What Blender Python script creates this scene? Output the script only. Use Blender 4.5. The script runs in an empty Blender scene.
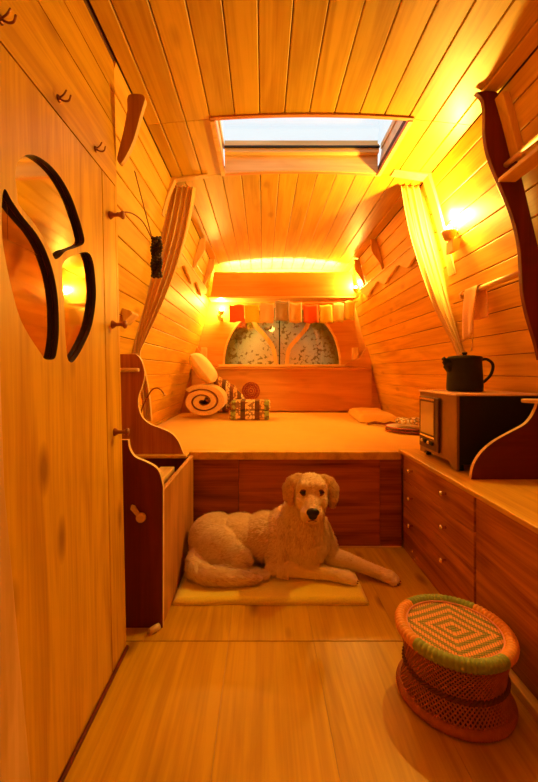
import bpy, bmesh, math, random
from mathutils import Vector, Matrix, noise
random.seed(7)
C = bpy.context.scene
COL = C.collection
PI = math.pi

# ------------------------------------------------------------------ camera
cam_d = bpy.data.cameras.new('camera'); cam = bpy.data.objects.new('camera', cam_d); COL.objects.link(cam)
cam.location = (0, 0, 0.9); cam.rotation_euler = (PI/2, 0, 0)
cam_d.sensor_fit = 'VERTICAL'; cam_d.sensor_height = 24.0; cam_d.lens = 24.0*390/782
cam_d.shift_x = 6/782; cam_d.shift_y = -19/782; cam_d.clip_start = 0.02
C.camera = cam
# ------------------------------------------------------------------ world
W = bpy.data.worlds.new('sky'); C.world = W; W.use_nodes = True
bg = W.node_tree.nodes['Background']; bg.inputs[0].default_value = (0.88, 0.96, 1.0, 1); bg.inputs[1].default_value = 0.95
# ------------------------------------------------------------------ view
vs = C.view_settings
vs.view_transform = 'Standard'; vs.look = 'None'; vs.exposure = 0.32; vs.gamma = 1.0; vs.use_curve_mapping = False
C.cycles.use_denoising = True
C.cycles.max_bounces = 10; C.cycles.diffuse_bounces = 6; C.cycles.sample_clamp_indirect = 6.0
WARM = (1.0, 0.66, 0.10)

def point_light(name, loc, watts, size=0.03, color=WARM, parent=None):
    d = bpy.data.lights.new(name, 'POINT'); d.energy = watts; d.color = color; d.shadow_soft_size = size
    o = bpy.data.objects.new(name, d); COL.objects.link(o); o.location = loc
    if parent:
        o.parent = parent; o.location = Vector(loc) - parent.location
    return o
def area_light(name, loc, rot, sx, sy, watts, color=WARM):
    d = bpy.data.lights.new(name, 'AREA'); d.shape = 'RECTANGLE'; d.size = sx; d.size_y = sy; d.energy = watts; d.color = color
    o = bpy.data.objects.new(name, d); COL.objects.link(o); o.location = loc; o.rotation_euler = rot
    return o
P_SCONCE, P_REAR, P_STRIP, P_FILL = 46.0, 17.0, 38.0, 2.7
area_light('strip_glow', (0.19, 3.90, 1.80), (PI, 0, 0), 1.1, 0.06, P_STRIP, (1.0, 0.74, 0.30))

# ------------------------------------------------------------------ materials
def new_mat(name):
    m = bpy.data.materials.new(name); m.use_nodes = True
    nt = m.node_tree
    return m, nt, nt.nodes['Principled BSDF']
def wood(name, light, dark, axis='Y', rough=0.45, knots=1.0, grain=1.0, tone=0.30, bump=0.15, coat=0.0, scale=1.0):
    m, nt, b = new_mat(name); N = nt.nodes; L = nt.links
    tc = N.new('ShaderNodeTexCoord'); mp = N.new('ShaderNodeMapping')
    L.new(tc.outputs['Object'], mp.inputs[0])
    s = {'X': (1, 9, 9), 'Y': (9, 1, 9), 'Z': (9, 9, 1)}[axis]
    mp.inputs['Scale'].default_value = [v*scale for v in s]
    at = N.new('ShaderNodeAttribute'); at.attribute_name = 'tone'
    off = N.new('ShaderNodeVectorMath'); off.operation = 'ADD'
    sc = N.new('ShaderNodeMath'); sc.operation = 'MULTIPLY'; sc.inputs[1].default_value = 37.0
    L.new(at.outputs['Fac'], sc.inputs[0]); L.new(mp.outputs[0], off.inputs[0]); L.new(sc.outputs[0], off.inputs[1])
    n1 = N.new('ShaderNodeTexNoise'); n1.inputs['Scale'].default_value = 1.5; n1.inputs['Detail'].default_value = 5; n1.inputs['Distortion'].default_value = 1.2
    L.new(off.outputs[0], n1.inputs['Vector'])
    mp2 = N.new('ShaderNodeMapping'); mp2.inputs['Scale'].default_value = [{'X': (2, 14, 14), 'Y': (14, 2, 14), 'Z': (14, 14, 2)}[axis][i] for i in range(3)]
    L.new(off.outputs[0], mp2.inputs[0])
    n2 = N.new('ShaderNodeTexNoise'); n2.inputs['Scale'].default_value = 1.0; n2.inputs['Detail'].default_value = 3
    L.new(mp2.outputs[0], n2.inputs['Vector'])
    mix = N.new('ShaderNodeMath'); mix.operation = 'MULTIPLY_ADD'; mix.inputs[1].default_value = 0.45
    L.new(n2.outputs['Fac'], mix.inputs[0]); L.new(n1.outputs['Fac'], mix.inputs[2])
    cr = N.new('ShaderNodeValToRGB'); cr.color_ramp.elements[0].position = 0.56-0.08*grain; cr.color_ramp.elements[1].position = 0.86
    cr.color_ramp.elements[0].color = (*dark, 1); cr.color_ramp.elements[1].color = (*light, 1)
    L.new(mix.outputs[0], cr.inputs[0])
    # tone per plank
    tm = N.new('ShaderNodeMath'); tm.operation = 'MULTIPLY_ADD'; tm.inputs[1].default_value = tone; tm.inputs[2].default_value = 1-tone/2
    L.new(at.outputs['Fac'], tm.inputs[0])
    mul = N.new('ShaderNodeVectorMath'); mul.operation = 'SCALE'; L.new(cr.outputs[0], mul.inputs[0]); L.new(tm.outputs[0], mul.inputs['Scale'])
    col = mul.outputs[0]
    if knots:
        mk = N.new('ShaderNodeMapping'); mk.inputs['Scale'].default_value = {'X': (0.35, .55, .55), 'Y': (.55, 0.35*1.0, .55), 'Z': (.55, .55, 0.35)}[axis]
        if axis == 'Y': mk.inputs['Scale'].default_value = (.85, 3.0, .85)
        if axis == 'Z': mk.inputs['Scale'].default_value = (.85, .85, 3.0)
        if axis == 'X': mk.inputs['Scale'].default_value = (3.0, .85, .85)
        L.new(off.outputs[0], mk.inputs[0])
        vo = N.new('ShaderNodeTexVoronoi'); vo.inputs['Scale'].default_value = 1.0; L.new(mk.outputs[0], vo.inputs['Vector'])
        kr = N.new('ShaderNodeMapRange'); kr.inputs['From Min'].default_value = 0.07; kr.inputs['From Max'].default_value = 0.19
        kr.inputs['To Min'].default_value = 0.75*knots; kr.inputs['To Max'].default_value = 0
        L.new(vo.outputs['Distance'], kr.inputs['Value'])
        km = N.new('ShaderNodeMix'); km.data_type = 'RGBA'; km.inputs['B'].default_value = (dark[0]*.45, dark[1]*.3, dark[2]*.25, 1)
        L.new(kr.outputs[0], km.inputs['Factor']); L.new(col, km.inputs['A']); col = km.outputs['Result']
    L.new(col, b.inputs['Base Color'])
    b.inputs['Roughness'].default_value = rough; b.inputs['Specular IOR Level'].default_value = 0.3
    b.inputs['Coat Weight'].default_value = coat*0.6; b.inputs['Coat Roughness'].default_value = 0.25
    bp = N.new('ShaderNodeBump'); bp.inputs['Strength'].default_value = bump; bp.inputs['Distance'].default_value = 0.002
    L.new(mix.outputs[0], bp.inputs['Height']); L.new(bp.outputs[0], b.inputs['Normal'])
    return m
def plain(name, c, rough=0.6, metal=0.0, noise_amt=0.12, nscale=30, bump=0.1, sheen=0.0, coat=0.0):
    m, nt, b = new_mat(name); N = nt.nodes; L = nt.links
    tc = N.new('ShaderNodeTexCoord'); n = N.new('ShaderNodeTexNoise'); n.inputs['Scale'].default_value = nscale; n.inputs['Detail'].default_value = 4
    L.new(tc.outputs['Object'], n.inputs['Vector'])
    mr = N.new('ShaderNodeMapRange'); mr.inputs['To Min'].default_value = 1-noise_amt; mr.inputs['To Max'].default_value = 1+noise_amt
    L.new(n.outputs['Fac'], mr.inputs['Value'])
    v = N.new('ShaderNodeVectorMath'); v.operation = 'SCALE'; v.inputs[0].default_value = c; L.new(mr.outputs[0], v.inputs['Scale'])
    L.new(v.outputs[0], b.inputs['Base Color'])
    b.inputs['Roughness'].default_value = rough; b.inputs['Metallic'].default_value = metal
    b.inputs['Sheen Weight'].default_value = sheen; b.inputs['Coat Weight'].default_value = coat
    if bump:
        bp = N.new('ShaderNodeBump'); bp.inputs['Strength'].default_value = bump; bp.inputs['Distance'].default_value = 0.003
        L.new(n.outputs['Fac'], bp.inputs['Height']); L.new(bp.outputs[0], b.inputs['Normal'])
    return m
def emit(name, c, s):
    m, nt, b = new_mat(name)
    b.inputs['Base Color'].default_value = (*c, 1); b.inputs['Emission Color'].default_value = (*c, 1); b.inputs['Emission Strength'].default_value = s
    return m
PINE_L, PINE_D = (0.82, 0.47, 0.045), (0.60, 0.28, 0.018)
M_ceil = wood('pine_ceiling', (0.74, 0.45, 0.035), (0.54, 0.28, 0.015), 'Y', 0.42, 0.5, tone=0.28, coat=0.1)
M_wall = wood('pine_wall', PINE_L, PINE_D, 'Y', 0.5, 0.5, tone=0.2)
M_part = wood('pine_partition', (0.74, 0.40, 0.012), (0.50, 0.215, 0.006), 'Z', 0.4, 1.0, tone=0.12, coat=0.1)
M_band = wood('pine_band', (0.72, 0.38, 0.014), (0.48, 0.205, 0.007), 'Y', 0.45, 0.7, tone=0.12)
M_floor = wood('pine_floor', (0.66, 0.38, 0.006), (0.46, 0.23, 0.004), 'Y', 0.36, 1.0, tone=0.07, coat=0.12, grain=1.2)
M_trim = wood('pine_trim', (0.88, 0.58, 0.24), (0.70, 0.40, 0.13), 'X', 0.45, 0.0, tone=0.0)
M_trimY = wood('pine_trim_along', (0.88, 0.58, 0.24), (0.70, 0.40, 0.13), 'Y', 0.45, 0.0, tone=0.0)
M_trimZ = wood('pine_trim_upright', (0.86, 0.54, 0.21), (0.66, 0.36, 0.11), 'Z', 0.45, 0.0, tone=0.0)
M_top = wood('worktop_wood', (0.76, 0.42, 0.04), (0.52, 0.24, 0.015), 'Y', 0.38, 0.3, tone=0.1, coat=0.15)
M_red = wood('red_stained_board', (0.13, 0.012, 0.003), (0.07, 0.005, 0.002), 'X', 0.5, 0.0, tone=0.1, grain=1.4)
M_redZ = wood('red_stained_shaded_upright', (0.18, 0.017, 0.004), (0.09, 0.007, 0.002), 'Z', 0.5, 0.0, tone=0.1)
M_brown = wood('red_brown_drawer', (0.54, 0.20, 0.02), (0.20, 0.042, 0.005), 'Y', 0.42, 0.6, tone=0.16, coat=0.1, grain=1.3)
M_head = wood('headboard_wood', (0.72, 0.34, 0.08), (0.60, 0.25, 0.05), 'X', 0.45, 0.3, tone=0.05)
M_side = wood('pine_side_panel', (0.55, 0.24, 0.05), (0.34, 0.12, 0.02), 'Z', 0.45, 0.4, tone=0.05)
M_dark = plain('dark_gap', (0.10, 0.03, 0.01), 0.8)
M_cut = plain('dark_stained_cut_edge', (0.05, 0.010, 0.004), 0.55, nscale=60)
M_knobw = wood('knob_wood', (0.45, 0.14, 0.04), (0.28, 0.07, 0.02), 'X', 0.35, 0.0, tone=0.0, coat=0.3)
M_knobl = wood('light_knob_wood', (0.85, 0.6, 0.3), (0.7, 0.42, 0.18), 'X', 0.4, 0.0, tone=0.0)
M_metal = plain('polished_metal', (0.85, 0.72, 0.6), 0.22, 1.0, bump=0)
M_copper = plain('dark_copper', (0.30, 0.10, 0.04), 0.3, 0.9, bump=0)
M_black = plain('black_enamel', (0.004, 0.002, 0.0015), 0.6, 0, coat=0.0, bump=0.02)
M_iron = plain('black_cast_iron', (0.007, 0.002, 0.0015), 0.7, 0.0, bump=0.2, nscale=90)
M_curt = plain('cream_curtain_cloth', (0.82, 0.54, 0.18), 0.85, 0, nscale=120, sheen=0.3)
M_mat = plain('yellow_wool_blanket', (0.92, 0.74, 0.05), 0.95, 0, nscale=220, noise_amt=0.2, bump=0.5, sheen=0.4)
M_sheet = plain('yellow_bed_cloth', (0.80, 0.44, 0.035), 0.9, 0, nscale=14, noise_amt=0.12, bump=0.25, sheen=0.3)
M_pillow = plain('cream_pillow_cotton', (0.88, 0.68, 0.36), 0.9, 0, nscale=60, sheen=0.3)
M_roll = plain('tan_fleece', (0.78, 0.46, 0.16), 0.95, 0, nscale=80, noise_amt=0.25, bump=0.4, sheen=0.4)
M_rolledge = plain('brown_blanket_edge', (0.22, 0.06, 0.02), 0.9)
M_towel = plain('peach_towel', (0.92, 0.52, 0.20), 0.95, 0, nscale=160, noise_amt=0.2, bump=0.5, sheen=0.4)
M_white = plain('white_enamel', (0.85, 0.78, 0.65), 0.35, bump=0)
M_bulb = emit('lamp_bulb_glow', (1.0, 0.70, 0.32), 60.0)
M_strip = emit('strip_lamp_glow', (1.0, 0.66, 0.28), 9.0)

def mirror_mat():
    m, nt, b = new_mat('mirror_glass'); b.inputs['Metallic'].default_value = 1; b.inputs['Roughness'].default_value = 0.06
    b.inputs['Base Color'].default_value = (0.58, 0.46, 0.26, 1); return m
M_mirror = mirror_mat()
def glass_mat(name='window_glass', tint=(0.97, 0.99, 1.0), refl=0.10):
    m, nt, b = new_mat(name); N = nt.nodes; L = nt.links
    N.remove(b); out = N['Material Output']
    t = N.new('ShaderNodeBsdfTransparent'); t.inputs[0].default_value = (*tint, 1)
    g = N.new('ShaderNodeBsdfGlossy'); g.inputs['Roughness'].default_value = 0.03
    mx = N.new('ShaderNodeMixShader'); mx.inputs[0].default_value = refl
    L.new(t.outputs[0], mx.inputs[1]); L.new(g.outputs[0], mx.inputs[2]); L.new(mx.outputs[0], out.inputs[0])
    return m
M_glass = glass_mat()

# ------------------------------------------------------------------ mesh builder
class MB:
    def __init__(s): s.v = []; s.f = []; s.t = []; s.m = []; s.sm = []
    def face(s, idx, tone=0.5, mi=0, smooth=False):
        s.f.append(tuple(idx)); s.t.append(tone); s.m.append(mi); s.sm.append(smooth)
    def add(s, vs, fs, tone=0.5, mi=0, smooth=False):
        b = len(s.v); s.v += [tuple(x) for x in vs]
        for f in fs: s.face([b+i for i in f], tone, mi, smooth)
    def box(s, x0, x1, y0, y1, z0, z1, tone=0.5, mi=0):
        vs = [(x, y, z) for x in (x0, x1) for y in (y0, y1) for z in (z0, z1)]
        s.add(vs, [(0,1,3,2),(4,6,7,5),(0,4,5,1),(2,3,7,6),(0,2,6,4),(1,5,7,3)], tone, mi)
    def prism(s, poly, axis, a0, a1, tone=0.5, mi=0, edge_mi=None, smooth=False):
        """poly of 2D points; axis 'Y': pts are (x,z); 'X': (y,z); 'Z': (x,y)"""
        def P(p, a): return {'Y': (p[0], a, p[1]), 'X': (a, p[0], p[1]), 'Z': (p[0], p[1], a)}[axis]
        n = len(poly); b = len(s.v)
        s.v += [P(p, a0) for p in poly] + [P(p, a1) for p in poly]
        s.face([b+i for i in range(n)][::-1], tone, mi); s.face([b+n+i for i in range(n)], tone, mi)
        e = mi if edge_mi is None else edge_mi
        for i in range(n):
            j = (i+1) % n; s.face((b+i, b+j, b+n+j, b+n+i), tone, e, smooth)
    def tube(s, pts, r, n=10, tone=0.5, mi=0, caps=True, flat=None):
        """pts list of Vectors; r float or list; flat=(vector, factor) squashes the section along a vector"""
        pts = [Vector(p) for p in pts]; R = r if isinstance(r, (list, tuple)) else [r]*len(pts)
        b = len(s.v); up = None
        for i, p in enumerate(pts):
            t = (pts[min(i+1, len(pts)-1)] - pts[max(i-1, 0)]).normalized()
            if up is None:
                up = t.orthogonal().normalized()
            else:
                up = (up - t*up.dot(t)).normalized()
            w = t.cross(up)
            for k in range(n):
                a = 2*PI*k/n; d = (up*math.cos(a) + w*math.sin(a))*R[i]
                if flat: fv = Vector(flat[0]).normalized(); d = d - fv*d.dot(fv)*(1-flat[1])
                s.v.append(tuple(p+d))
        for i in range(len(pts)-1):
            for k in range(n):
                k2 = (k+1) % n; s.face((b+i*n+k, b+i*n+k2, b+(i+1)*n+k2, b+(i+1)*n+k), tone, mi, True)
        if caps:
            s.face([b+k for k in range(n)][::-1], tone, mi); e = b+(len(pts)-1)*n; s.face([e+k for k in range(n)], tone, mi)
    def lathe(s, prof, c, axis=(0, 0, 1), n=24, tone=0.5, mi=0):
        """prof: list of (radius, height along axis)"""
        ax = Vector(axis).normalized(); u = ax.orthogonal().normalized(); w = ax.cross(u); b = len(s.v); c = Vector(c)
        for r, h in prof:
            for k in range(n):
                a = 2*PI*k/n; s.v.append(tuple(c + ax*h + (u*math.cos(a)+w*math.sin(a))*max(r, 1e-4)))
        for i in range(len(prof)-1):
            for k in range(n):
                k2 = (k+1) % n; s.face((b+i*n+k, b+i*n+k2, b+(i+1)*n+k2, b+(i+1)*n+k), tone, mi, True)
        s.face([b+k for k in range(n)][::-1], tone, mi); e = b+(len(prof)-1)*n; s.face([e+k for k in range(n)], tone, mi)
    def ball(s, c, r, seg=12, rings=8, rot=None, tone=0.5, mi=0):
        r = (r, r, r) if isinstance(r, (int, float)) else r
        b = len(s.v); c = Vector(c)
        for i in range(rings+1):
            th = PI*i/rings
            for k in range(seg):
                a = 2*PI*k/seg; p = Vector((r[0]*math.sin(th)*math.cos(a), r[1]*math.sin(th)*math.sin(a), r[2]*math.cos(th)))
                if rot: p = rot @ p
                s.v.append(tuple(c+p))
        for i in range(rings):
            for k in range(seg):
                k2 = (k+1) % seg; s.face((b+i*seg+k, b+(i+1)*seg+k, b+(i+1)*seg+k2, b+i*seg+k2), tone, mi, True)
    def torus(s, c, R, r, axis=(0, 0, 1), n=32, m=8, tone=0.5, mi=0):
        ax = Vector(axis).normalized(); u = ax.orthogonal().normalized(); w = ax.cross(u); c = Vector(c)
        b = len(s.v)
        for i in range(n):
            a = 2*PI*i/n; d = u*math.cos(a)+w*math.sin(a)
            for k in range(m):
                q = 2*PI*k/m; s.v.append(tuple(c + d*(R + r*math.cos(q)) + ax*r*math.sin(q)))
        for i in range(n):
            for k in range(m):
                i2 = (i+1) % n; k2 = (k+1) % m
                s.face((b+i*m+k, b+i2*m+k, b+i2*m+k2, b+i*m+k2), tone, mi, True)

def props(o, label=None, cat=None, group=None, kind=None):
    if label: o['label'] = label
    if cat: o['category'] = cat
    if group: o['group'] = group
    if kind: o['kind'] = kind
def wloc(o):
    l = Vector(o.location)
    while o.parent: o = o.parent; l = l + Vector(o.location)
    return l
def obj(name, mb, mat, parent=None, base=None, bevel=0.0, subsurf=0, label=None, cat=None, group=None, kind=None):
    me = bpy.data.meshes.new(name)
    vs = [Vector(v) for v in mb.v]
    if parent: org = wloc(parent)
    elif base: org = Vector(base)
    else:
        org = Vector(((min(v.x for v in vs)+max(v.x for v in vs))/2, (min(v.y for v in vs)+max(v.y for v in vs))/2, min(v.z for v in vs)))
    me.from_pydata([tuple(v-org) for v in vs], [], mb.f)
    at = me.attributes.new('tone', 'FLOAT', 'FACE'); at.data.foreach_set('value', mb.t)
    me.polygons.foreach_set('material_index', mb.m); me.polygons.foreach_set('use_smooth', mb.sm)
    for m in (mat if isinstance(mat, (list, tuple)) else [mat]): me.materials.append(m)
    bm = bmesh.new(); bm.from_mesh(me); bmesh.ops.recalc_face_normals(bm, faces=bm.faces); bm.to_mesh(me); bm.free()
    me.update()
    o = bpy.data.objects.new(name, me); COL.objects.link(o)
    if parent: o.parent = parent
    else: o.location = org
    if bevel:
        md = o.modifiers.new('bevel', 'BEVEL'); md.width = bevel; md.segments = 2; md.limit_method = 'ANGLE'; md.angle_limit = 0.6
    if subsurf:
        md = o.modifiers.new('subsurf', 'SUBSURF'); md.levels = subsurf; md.render_levels = subsurf
    props(o, label, cat, group, kind)
    return o
def thing(name, loc, label, cat, group=None, kind=None):
    o = bpy.data.objects.new(name, None); COL.objects.link(o); o.location = loc; o.empty_display_size = 0.05
    props(o, label, cat, group, kind); return o
def struct(name, mb, mat, parent=None, **k):
    return obj(name, mb, mat, parent, kind=None if parent else 'structure', **k)
def catmull(pts, n=6, closed=False):
    P = [Vector(p) for p in pts]; out = []; N = len(P)
    rng = range(N if closed else N-1)
    for i in rng:
        g = (lambda k: P[k % N]) if closed else (lambda k: P[max(0, min(N-1, k))])
        p0, p1, p2, p3 = g(i-1), g(i), g(i+1), g(i+2)
        for k in range(n):
            t = k/n
            out.append(0.5*((2*p1) + (p2-p0)*t + (2*p0-5*p1+4*p2-p3)*t*t + (3*p1-p0-3*p2+p3)*t**3))
    if not closed: out.append(P[-1])
    return out

# ------------------------------------------------------------------ room profile (x, z)
XC = 0.19
def ceil_z(x): return 1.955 - 0.04*((x-XC)/0.67)**2
RW = [(1.25, 0.0), (1.225, 0.5), (1.115, 0.92), (1.015, 1.28), (0.935, 1.62), (0.89, 1.80), (0.857, 1.913)]
def right_x(z):
    for (x0, z0), (x1, z1) in zip(RW, RW[1:]):
        if z <= z1: return x0 + (x1-x0)*(z-z0)/(z1-z0)
    return RW[-1][0]
def left_x(z): return 2*XC - right_x(z)
def part_x(z): return -0.445 - 0.021*z      # aisle face of the left partition
Y_FRONT, Y_BACK = -1.1, 4.0

def plank_run(mb, prof, seams, y0, y1, th=0.012, gap=0.003, ch=0.003, side=1, clip=None):
    """planks following the 2D polyline prof (x,z), running along Y; side: sign of inward normal"""
    P = [Vector((p[0], p[1])) for p in prof]; S = [0]
    for a, b in zip(P, P[1:]): S.append(S[-1]+(b-a).length)
    def at(s):
        s = max(0, min(S[-1], s))
        for i in range(len(P)-1):
            if s <= S[i+1]+1e-9:
                t = (s-S[i])/(S[i+1]-S[i]); d = (P[i+1]-P[i]).normalized(); return P[i].lerp(P[i+1], t), Vector((-d.y, d.x))*side
    for a, b in seams:
        a2, b2 = a+gap/2, b-gap/2
        if b2-a2 < 0.008: continue
        ss = [(a2, -ch), (a2+ch, 0)]; k = max(1, int((b2-a2)/0.04))
        ss += [(a2+ch+(b2-a2-2*ch)*i/k, 0) for i in range(1, k)] + [(b2-ch, 0), (b2, -ch)]
        top = []; 
        for s_, d in ss:
            p, n = at(s_); top.append(p+n*d)
        bot = [at(s_)[0] - at(s_)[1]*th for s_ in (b2, (a2+b2)/2, a2)]
        mb.prism([tuple(q) for q in top+bot], 'Y', y0, y1, tone=random.random())
    return S[-1]
def backing(mb, prof, y0, y1, d0=0.0122, d1=0.04, side=1):
    P = [Vector(p) for p in prof]; a = []; b = []
    for i, p in enumerate(P):
        d = (P[min(i+1, len(P)-1)] - P[max(i-1, 0)]).normalized(); n = Vector((-d.y, d.x))*side
        a.append(tuple(p-n*d0)); b.append(tuple(p-n*d1))
    mb.prism(a+b[::-1], 'Y', y0, y1, mi=1)

# ceiling ------------------------------------------------------------
HX0, HX1, HY0, HY1 = -0.20, 0.60, 1.605, 2.05      # skylight opening
cp = [(-0.48+1.34*i/24, ceil_z(-0.48+1.34*i/24)) for i in range(25)]
seams = [(-0.42 + 0.1015*k, -0.42+0.1015*(k+1)) for k in range(-1, 13)]
seams = [(max(a, -0.478), min(b, 0.858)) for a, b in seams if b > -0.478 and a < 0.858]
def to_s(x, _c=[]):
    if not _c:
        s = 0; _c.append((cp[0][0], 0))
        for a, b in zip(cp, cp[1:]): s += math.hypot(b[0]-a[0], b[1]-a[1]); _c.append((b[0], s))
    for (x0, s0), (x1, s1) in zip(_c, _c[1:]):
        if x <= x1+1e-9: return s0+(s1-s0)*(x-x0)/(x1-x0)
    return _c[-1][1]
mb = MB()
def inter(sm, lo, hi): return [(max(a, lo), min(b, hi)) for a, b in sm if min(b, hi)-max(a, lo) > 0.008]
for y0, y1, parts in ((Y_FRONT, HY0-0.0015, [(-1, 2)]), (HY0+0.0015, HY1-0.0015, [(-1, HX0), (HX1, 2)]), (HY1+0.0015, Y_BACK, [(-1, 2)])):
    for lo, hi in parts:
        plank_run(mb, cp, [(to_s(a), to_s(b)) for a, b in inter(seams, lo, hi)], y0, y1, side=-1)
cpl = [p for p in cp if p[0] < HX0]+[(HX0, ceil_z(HX0))]; cpr = [(HX1, ceil_z(HX1))]+[p for p in cp if p[0] > HX1]
ext = lambda q: q
backing(mb, cp, Y_FRONT, HY0, side=-1); backing(mb, cp, HY1, Y_BACK, side=-1)
backing(mb, cpl, HY0, HY1, side=-1); backing(mb, cpr, HY0, HY1, side=-1)
for sgn in (1, -1):
    q = [(.8755, 1.862), (.94, 1.862), (.94, 2.02), (.83, 2.02), (.83, 1.931), (.862, 1.931)]
    mb.prism([(x if sgn > 0 else 2*XC-x, z) for x, z in q], 'Y', Y_FRONT-.03, Y_BACK+.05, mi=1)
struct('ceiling', mb, [M_ceil, M_dark])

# skylight -------------------------------------------------------------
w = thing('window_1', (0.2, (HY0+HY1)/2, 1.96), 'skylight set in the boarded ceiling', 'window', kind='structure')
mb = MB(); t = 0.018; zt = 2.11
mb.box(HX0-t, HX1+t, HY0-t, HY0, 1.952, zt); mb.prism([(HX0-t, 1.93), (HX0, 1.93), (HX0-.012, zt), (HX0-.012-t, zt)], 'Y', HY0, HY1); mb.prism([(HX1, 1.93), (HX1+t, 1.93), (HX1+.03+t, zt), (HX1+.03, zt)], 'Y', HY0, HY1)
far = [(HX0+(HX1-HX0)*i/12, ceil_z(HX0+(HX1-HX0)*i/12)-.003) for i in range(13)]
mb.prism(far+[(HX1, zt), (HX0, zt)], 'Y', HY1-.012, HY1+.001)
obj('shaft', mb, M_trim, w)
mb = MB()  # thin red edging round the opening, follows the arch of the ceiling
n = 16; f = []
for i in range(n+1):
    x = HX0-0.016+(HX1-HX0+0.032)*i/n; f.append((x, ceil_z(x)-0.006))
mb.prism(f+[(x, z+0.012) for x, z in f[::-1]], 'Y', HY0-0.016, HY0+0.002)
mb.prism(f+[(x, z+0.012) for x, z in f[::-1]], 'Y', HY1-0.002, HY1+0.014)
for xx, s in ((HX0, -1), (HX1, 1)):
    a, b = sorted((xx-0.002*s, xx+0.016*s)); z = ceil_z(xx); mb.box(a, b, HY0, HY1, z-0.007, z+0.006)
obj('opening_trim', mb, wood('reddish_trim', (0.80, 0.34, 0.13), (0.62, 0.2, 0.07), 'X', 0.5, 0, tone=0), w)
mb = MB()
mb.box(HX0+.002, HX1-.002, HY1-0.045, HY1-.013, 2.03, 2.075, .8); mb.box(HX0+.002, HX1-.002, HY0+.001, HY0+0.03, 2.06, 2.10)
mb.box(HX0-.008, HX0-0.002, HY0, HY1, 2.07, 2.10); mb.box(HX1+0.017, HX1+.023, HY0, HY1, 2.07, 2.10)
obj('sash', mb, M_trim, w, bevel=0.003)
mb = MB(); mb.box(HX0+.002, HX1-.002, HY1-0.058, HY1-.046, 2.050, 2.058); obj('handle_bar', mb, M_iron, w)
mb = MB(); mb.box(HX0-.011, HX1+.029, HY0, HY1, zt-0.006, zt); obj('pane', mb, M_glass, w)

# right wall -----------------------------------------------------------
mb = MB(); Lr = sum(math.dist(a, b) for a, b in zip(RW, RW[1:]))
sm = [(0.497-0.3*0+0.0 + 0.0993*k, 0.497+0.0993*(k+1)) for k in range(-5, 15)]
sm = [(max(0, a), min(Lr, b)) for a, b in sm if b > 0 and a < Lr]
plank_run(mb, RW, sm, Y_FRONT, Y_BACK, side=1); backing(mb, RW, Y_FRONT, Y_BACK, side=1)
struct('wall_right', mb, [M_wall, M_dark])
# left outer wall (rear part) ------------------------------------------
LW = [(2*XC-x, z) for x, z in RW]
mb = MB(); plank_run(mb, LW, sm, 1.27, Y_BACK, side=-1); backing(mb, LW, 1.27, Y_BACK, side=-1)
mb.box(-0.86, -0.50, 1.245, 1.268, 0, 1.9, mi=0)
struct('wall_left_rear', mb, [M_wall, M_dark])
# wall behind the camera ------------------------------------------------
mb = MB(); poly = [(-0.92, 0)] + [(1.3, 0)] + [(x+.03, z) for x, z in RW[1:]] + [(x, z+.03) for x, z in cp[::-1]] + [(x-.03, z) for x, z in LW[::-1][1:-1]]
mb.prism(poly, 'Y', Y_FRONT-0.03, Y_FRONT, mi=0); struct('wall_front', mb, M_part)
# floor ------------------------------------------------------------------
mb = MB(); xs = [-0.92, -0.40, -0.115, 0.17, 0.462, 0.75, 1.02, 1.3]
for a, b in zip(xs, xs[1:]):
    for y0, y1 in ((Y_FRONT, 1.3020), (1.3065, Y_BACK)):
        g = 0.0003; mb.box(a+g, b-g, y0, y1, -0.02, 0, tone=random.random())
mb.box(-0.92, 1.3, Y_FRONT, Y_BACK, -0.04, -0.0205, mi=1)
struct('floor', mb, [M_floor, M_dark])

# left partition (leans outward slightly) with carved door ---------------
def PX(y, z, d=0.0): return (part_x(z)+d, y, z)
def slab(mb, y0, y1, z0, z1, d0, d1, tone=0.5, mi=0):
    vs = [PX(y, z, d) for d in (d0, d1) for y in (y0, y1) for z in (z0, z1)]
    mb.add(vs, [(0,1,3,2),(4,6,7,5),(0,4,5,1),(2,3,7,6),(0,2,6,4),(1,5,7,3)], tone, mi)
YE = 1.27
mb = MB()
slab(mb, Y_FRONT, YE, 0, 1.91, -0.045, -0.031)              # carcass behind
slab(mb, Y_FRONT, 0.655, 0, 1.492, -0.03, 0, 0.3)
g = 0.0018
ztop = 1.50
zs = [ztop, 1.692, 1.800, 1.905]
tones = [0.5, 0.2, 0.6]
for i in range(3): slab(mb, Y_FRONT, YE, zs[i]+g, zs[i+1]-g, -0.03, 0.0, tones[i], 1)
slab(mb, YE-0.016, YE, 0, ztop, -0.03, 0.0, 0.7)
struct('wall_left', mb, [M_part, M_band])
mb = MB(); zs_ = [0.0, 0.7, 1.494]; ye_ = [0.738, 0.668, 0.650]; vs_ = []
for z, y in zip(zs_, ye_): vs_ += [PX(0.60, z, .0005), PX(y, z, .0005), PX(y, z, .018), PX(0.60, z, .018)]
mb.add(vs_, [(0,3,2,1), (8,9,10,11)]+[(4*i+a, 4*i+b, 4*i+4+b, 4*i+4+a) for i in range(2) for a, b in ((0,1),(1,2),(2,3),(3,0))], 0.9); struct('trim_1', mb, M_trimZ, bevel=0.003)
mb = MB(); mb.box(part_x(0), part_x(0)+0.008, Y_FRONT, YE, 0, 0.012); struct('baseboard_left', mb, M_redZ, bevel=0.002)
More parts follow.
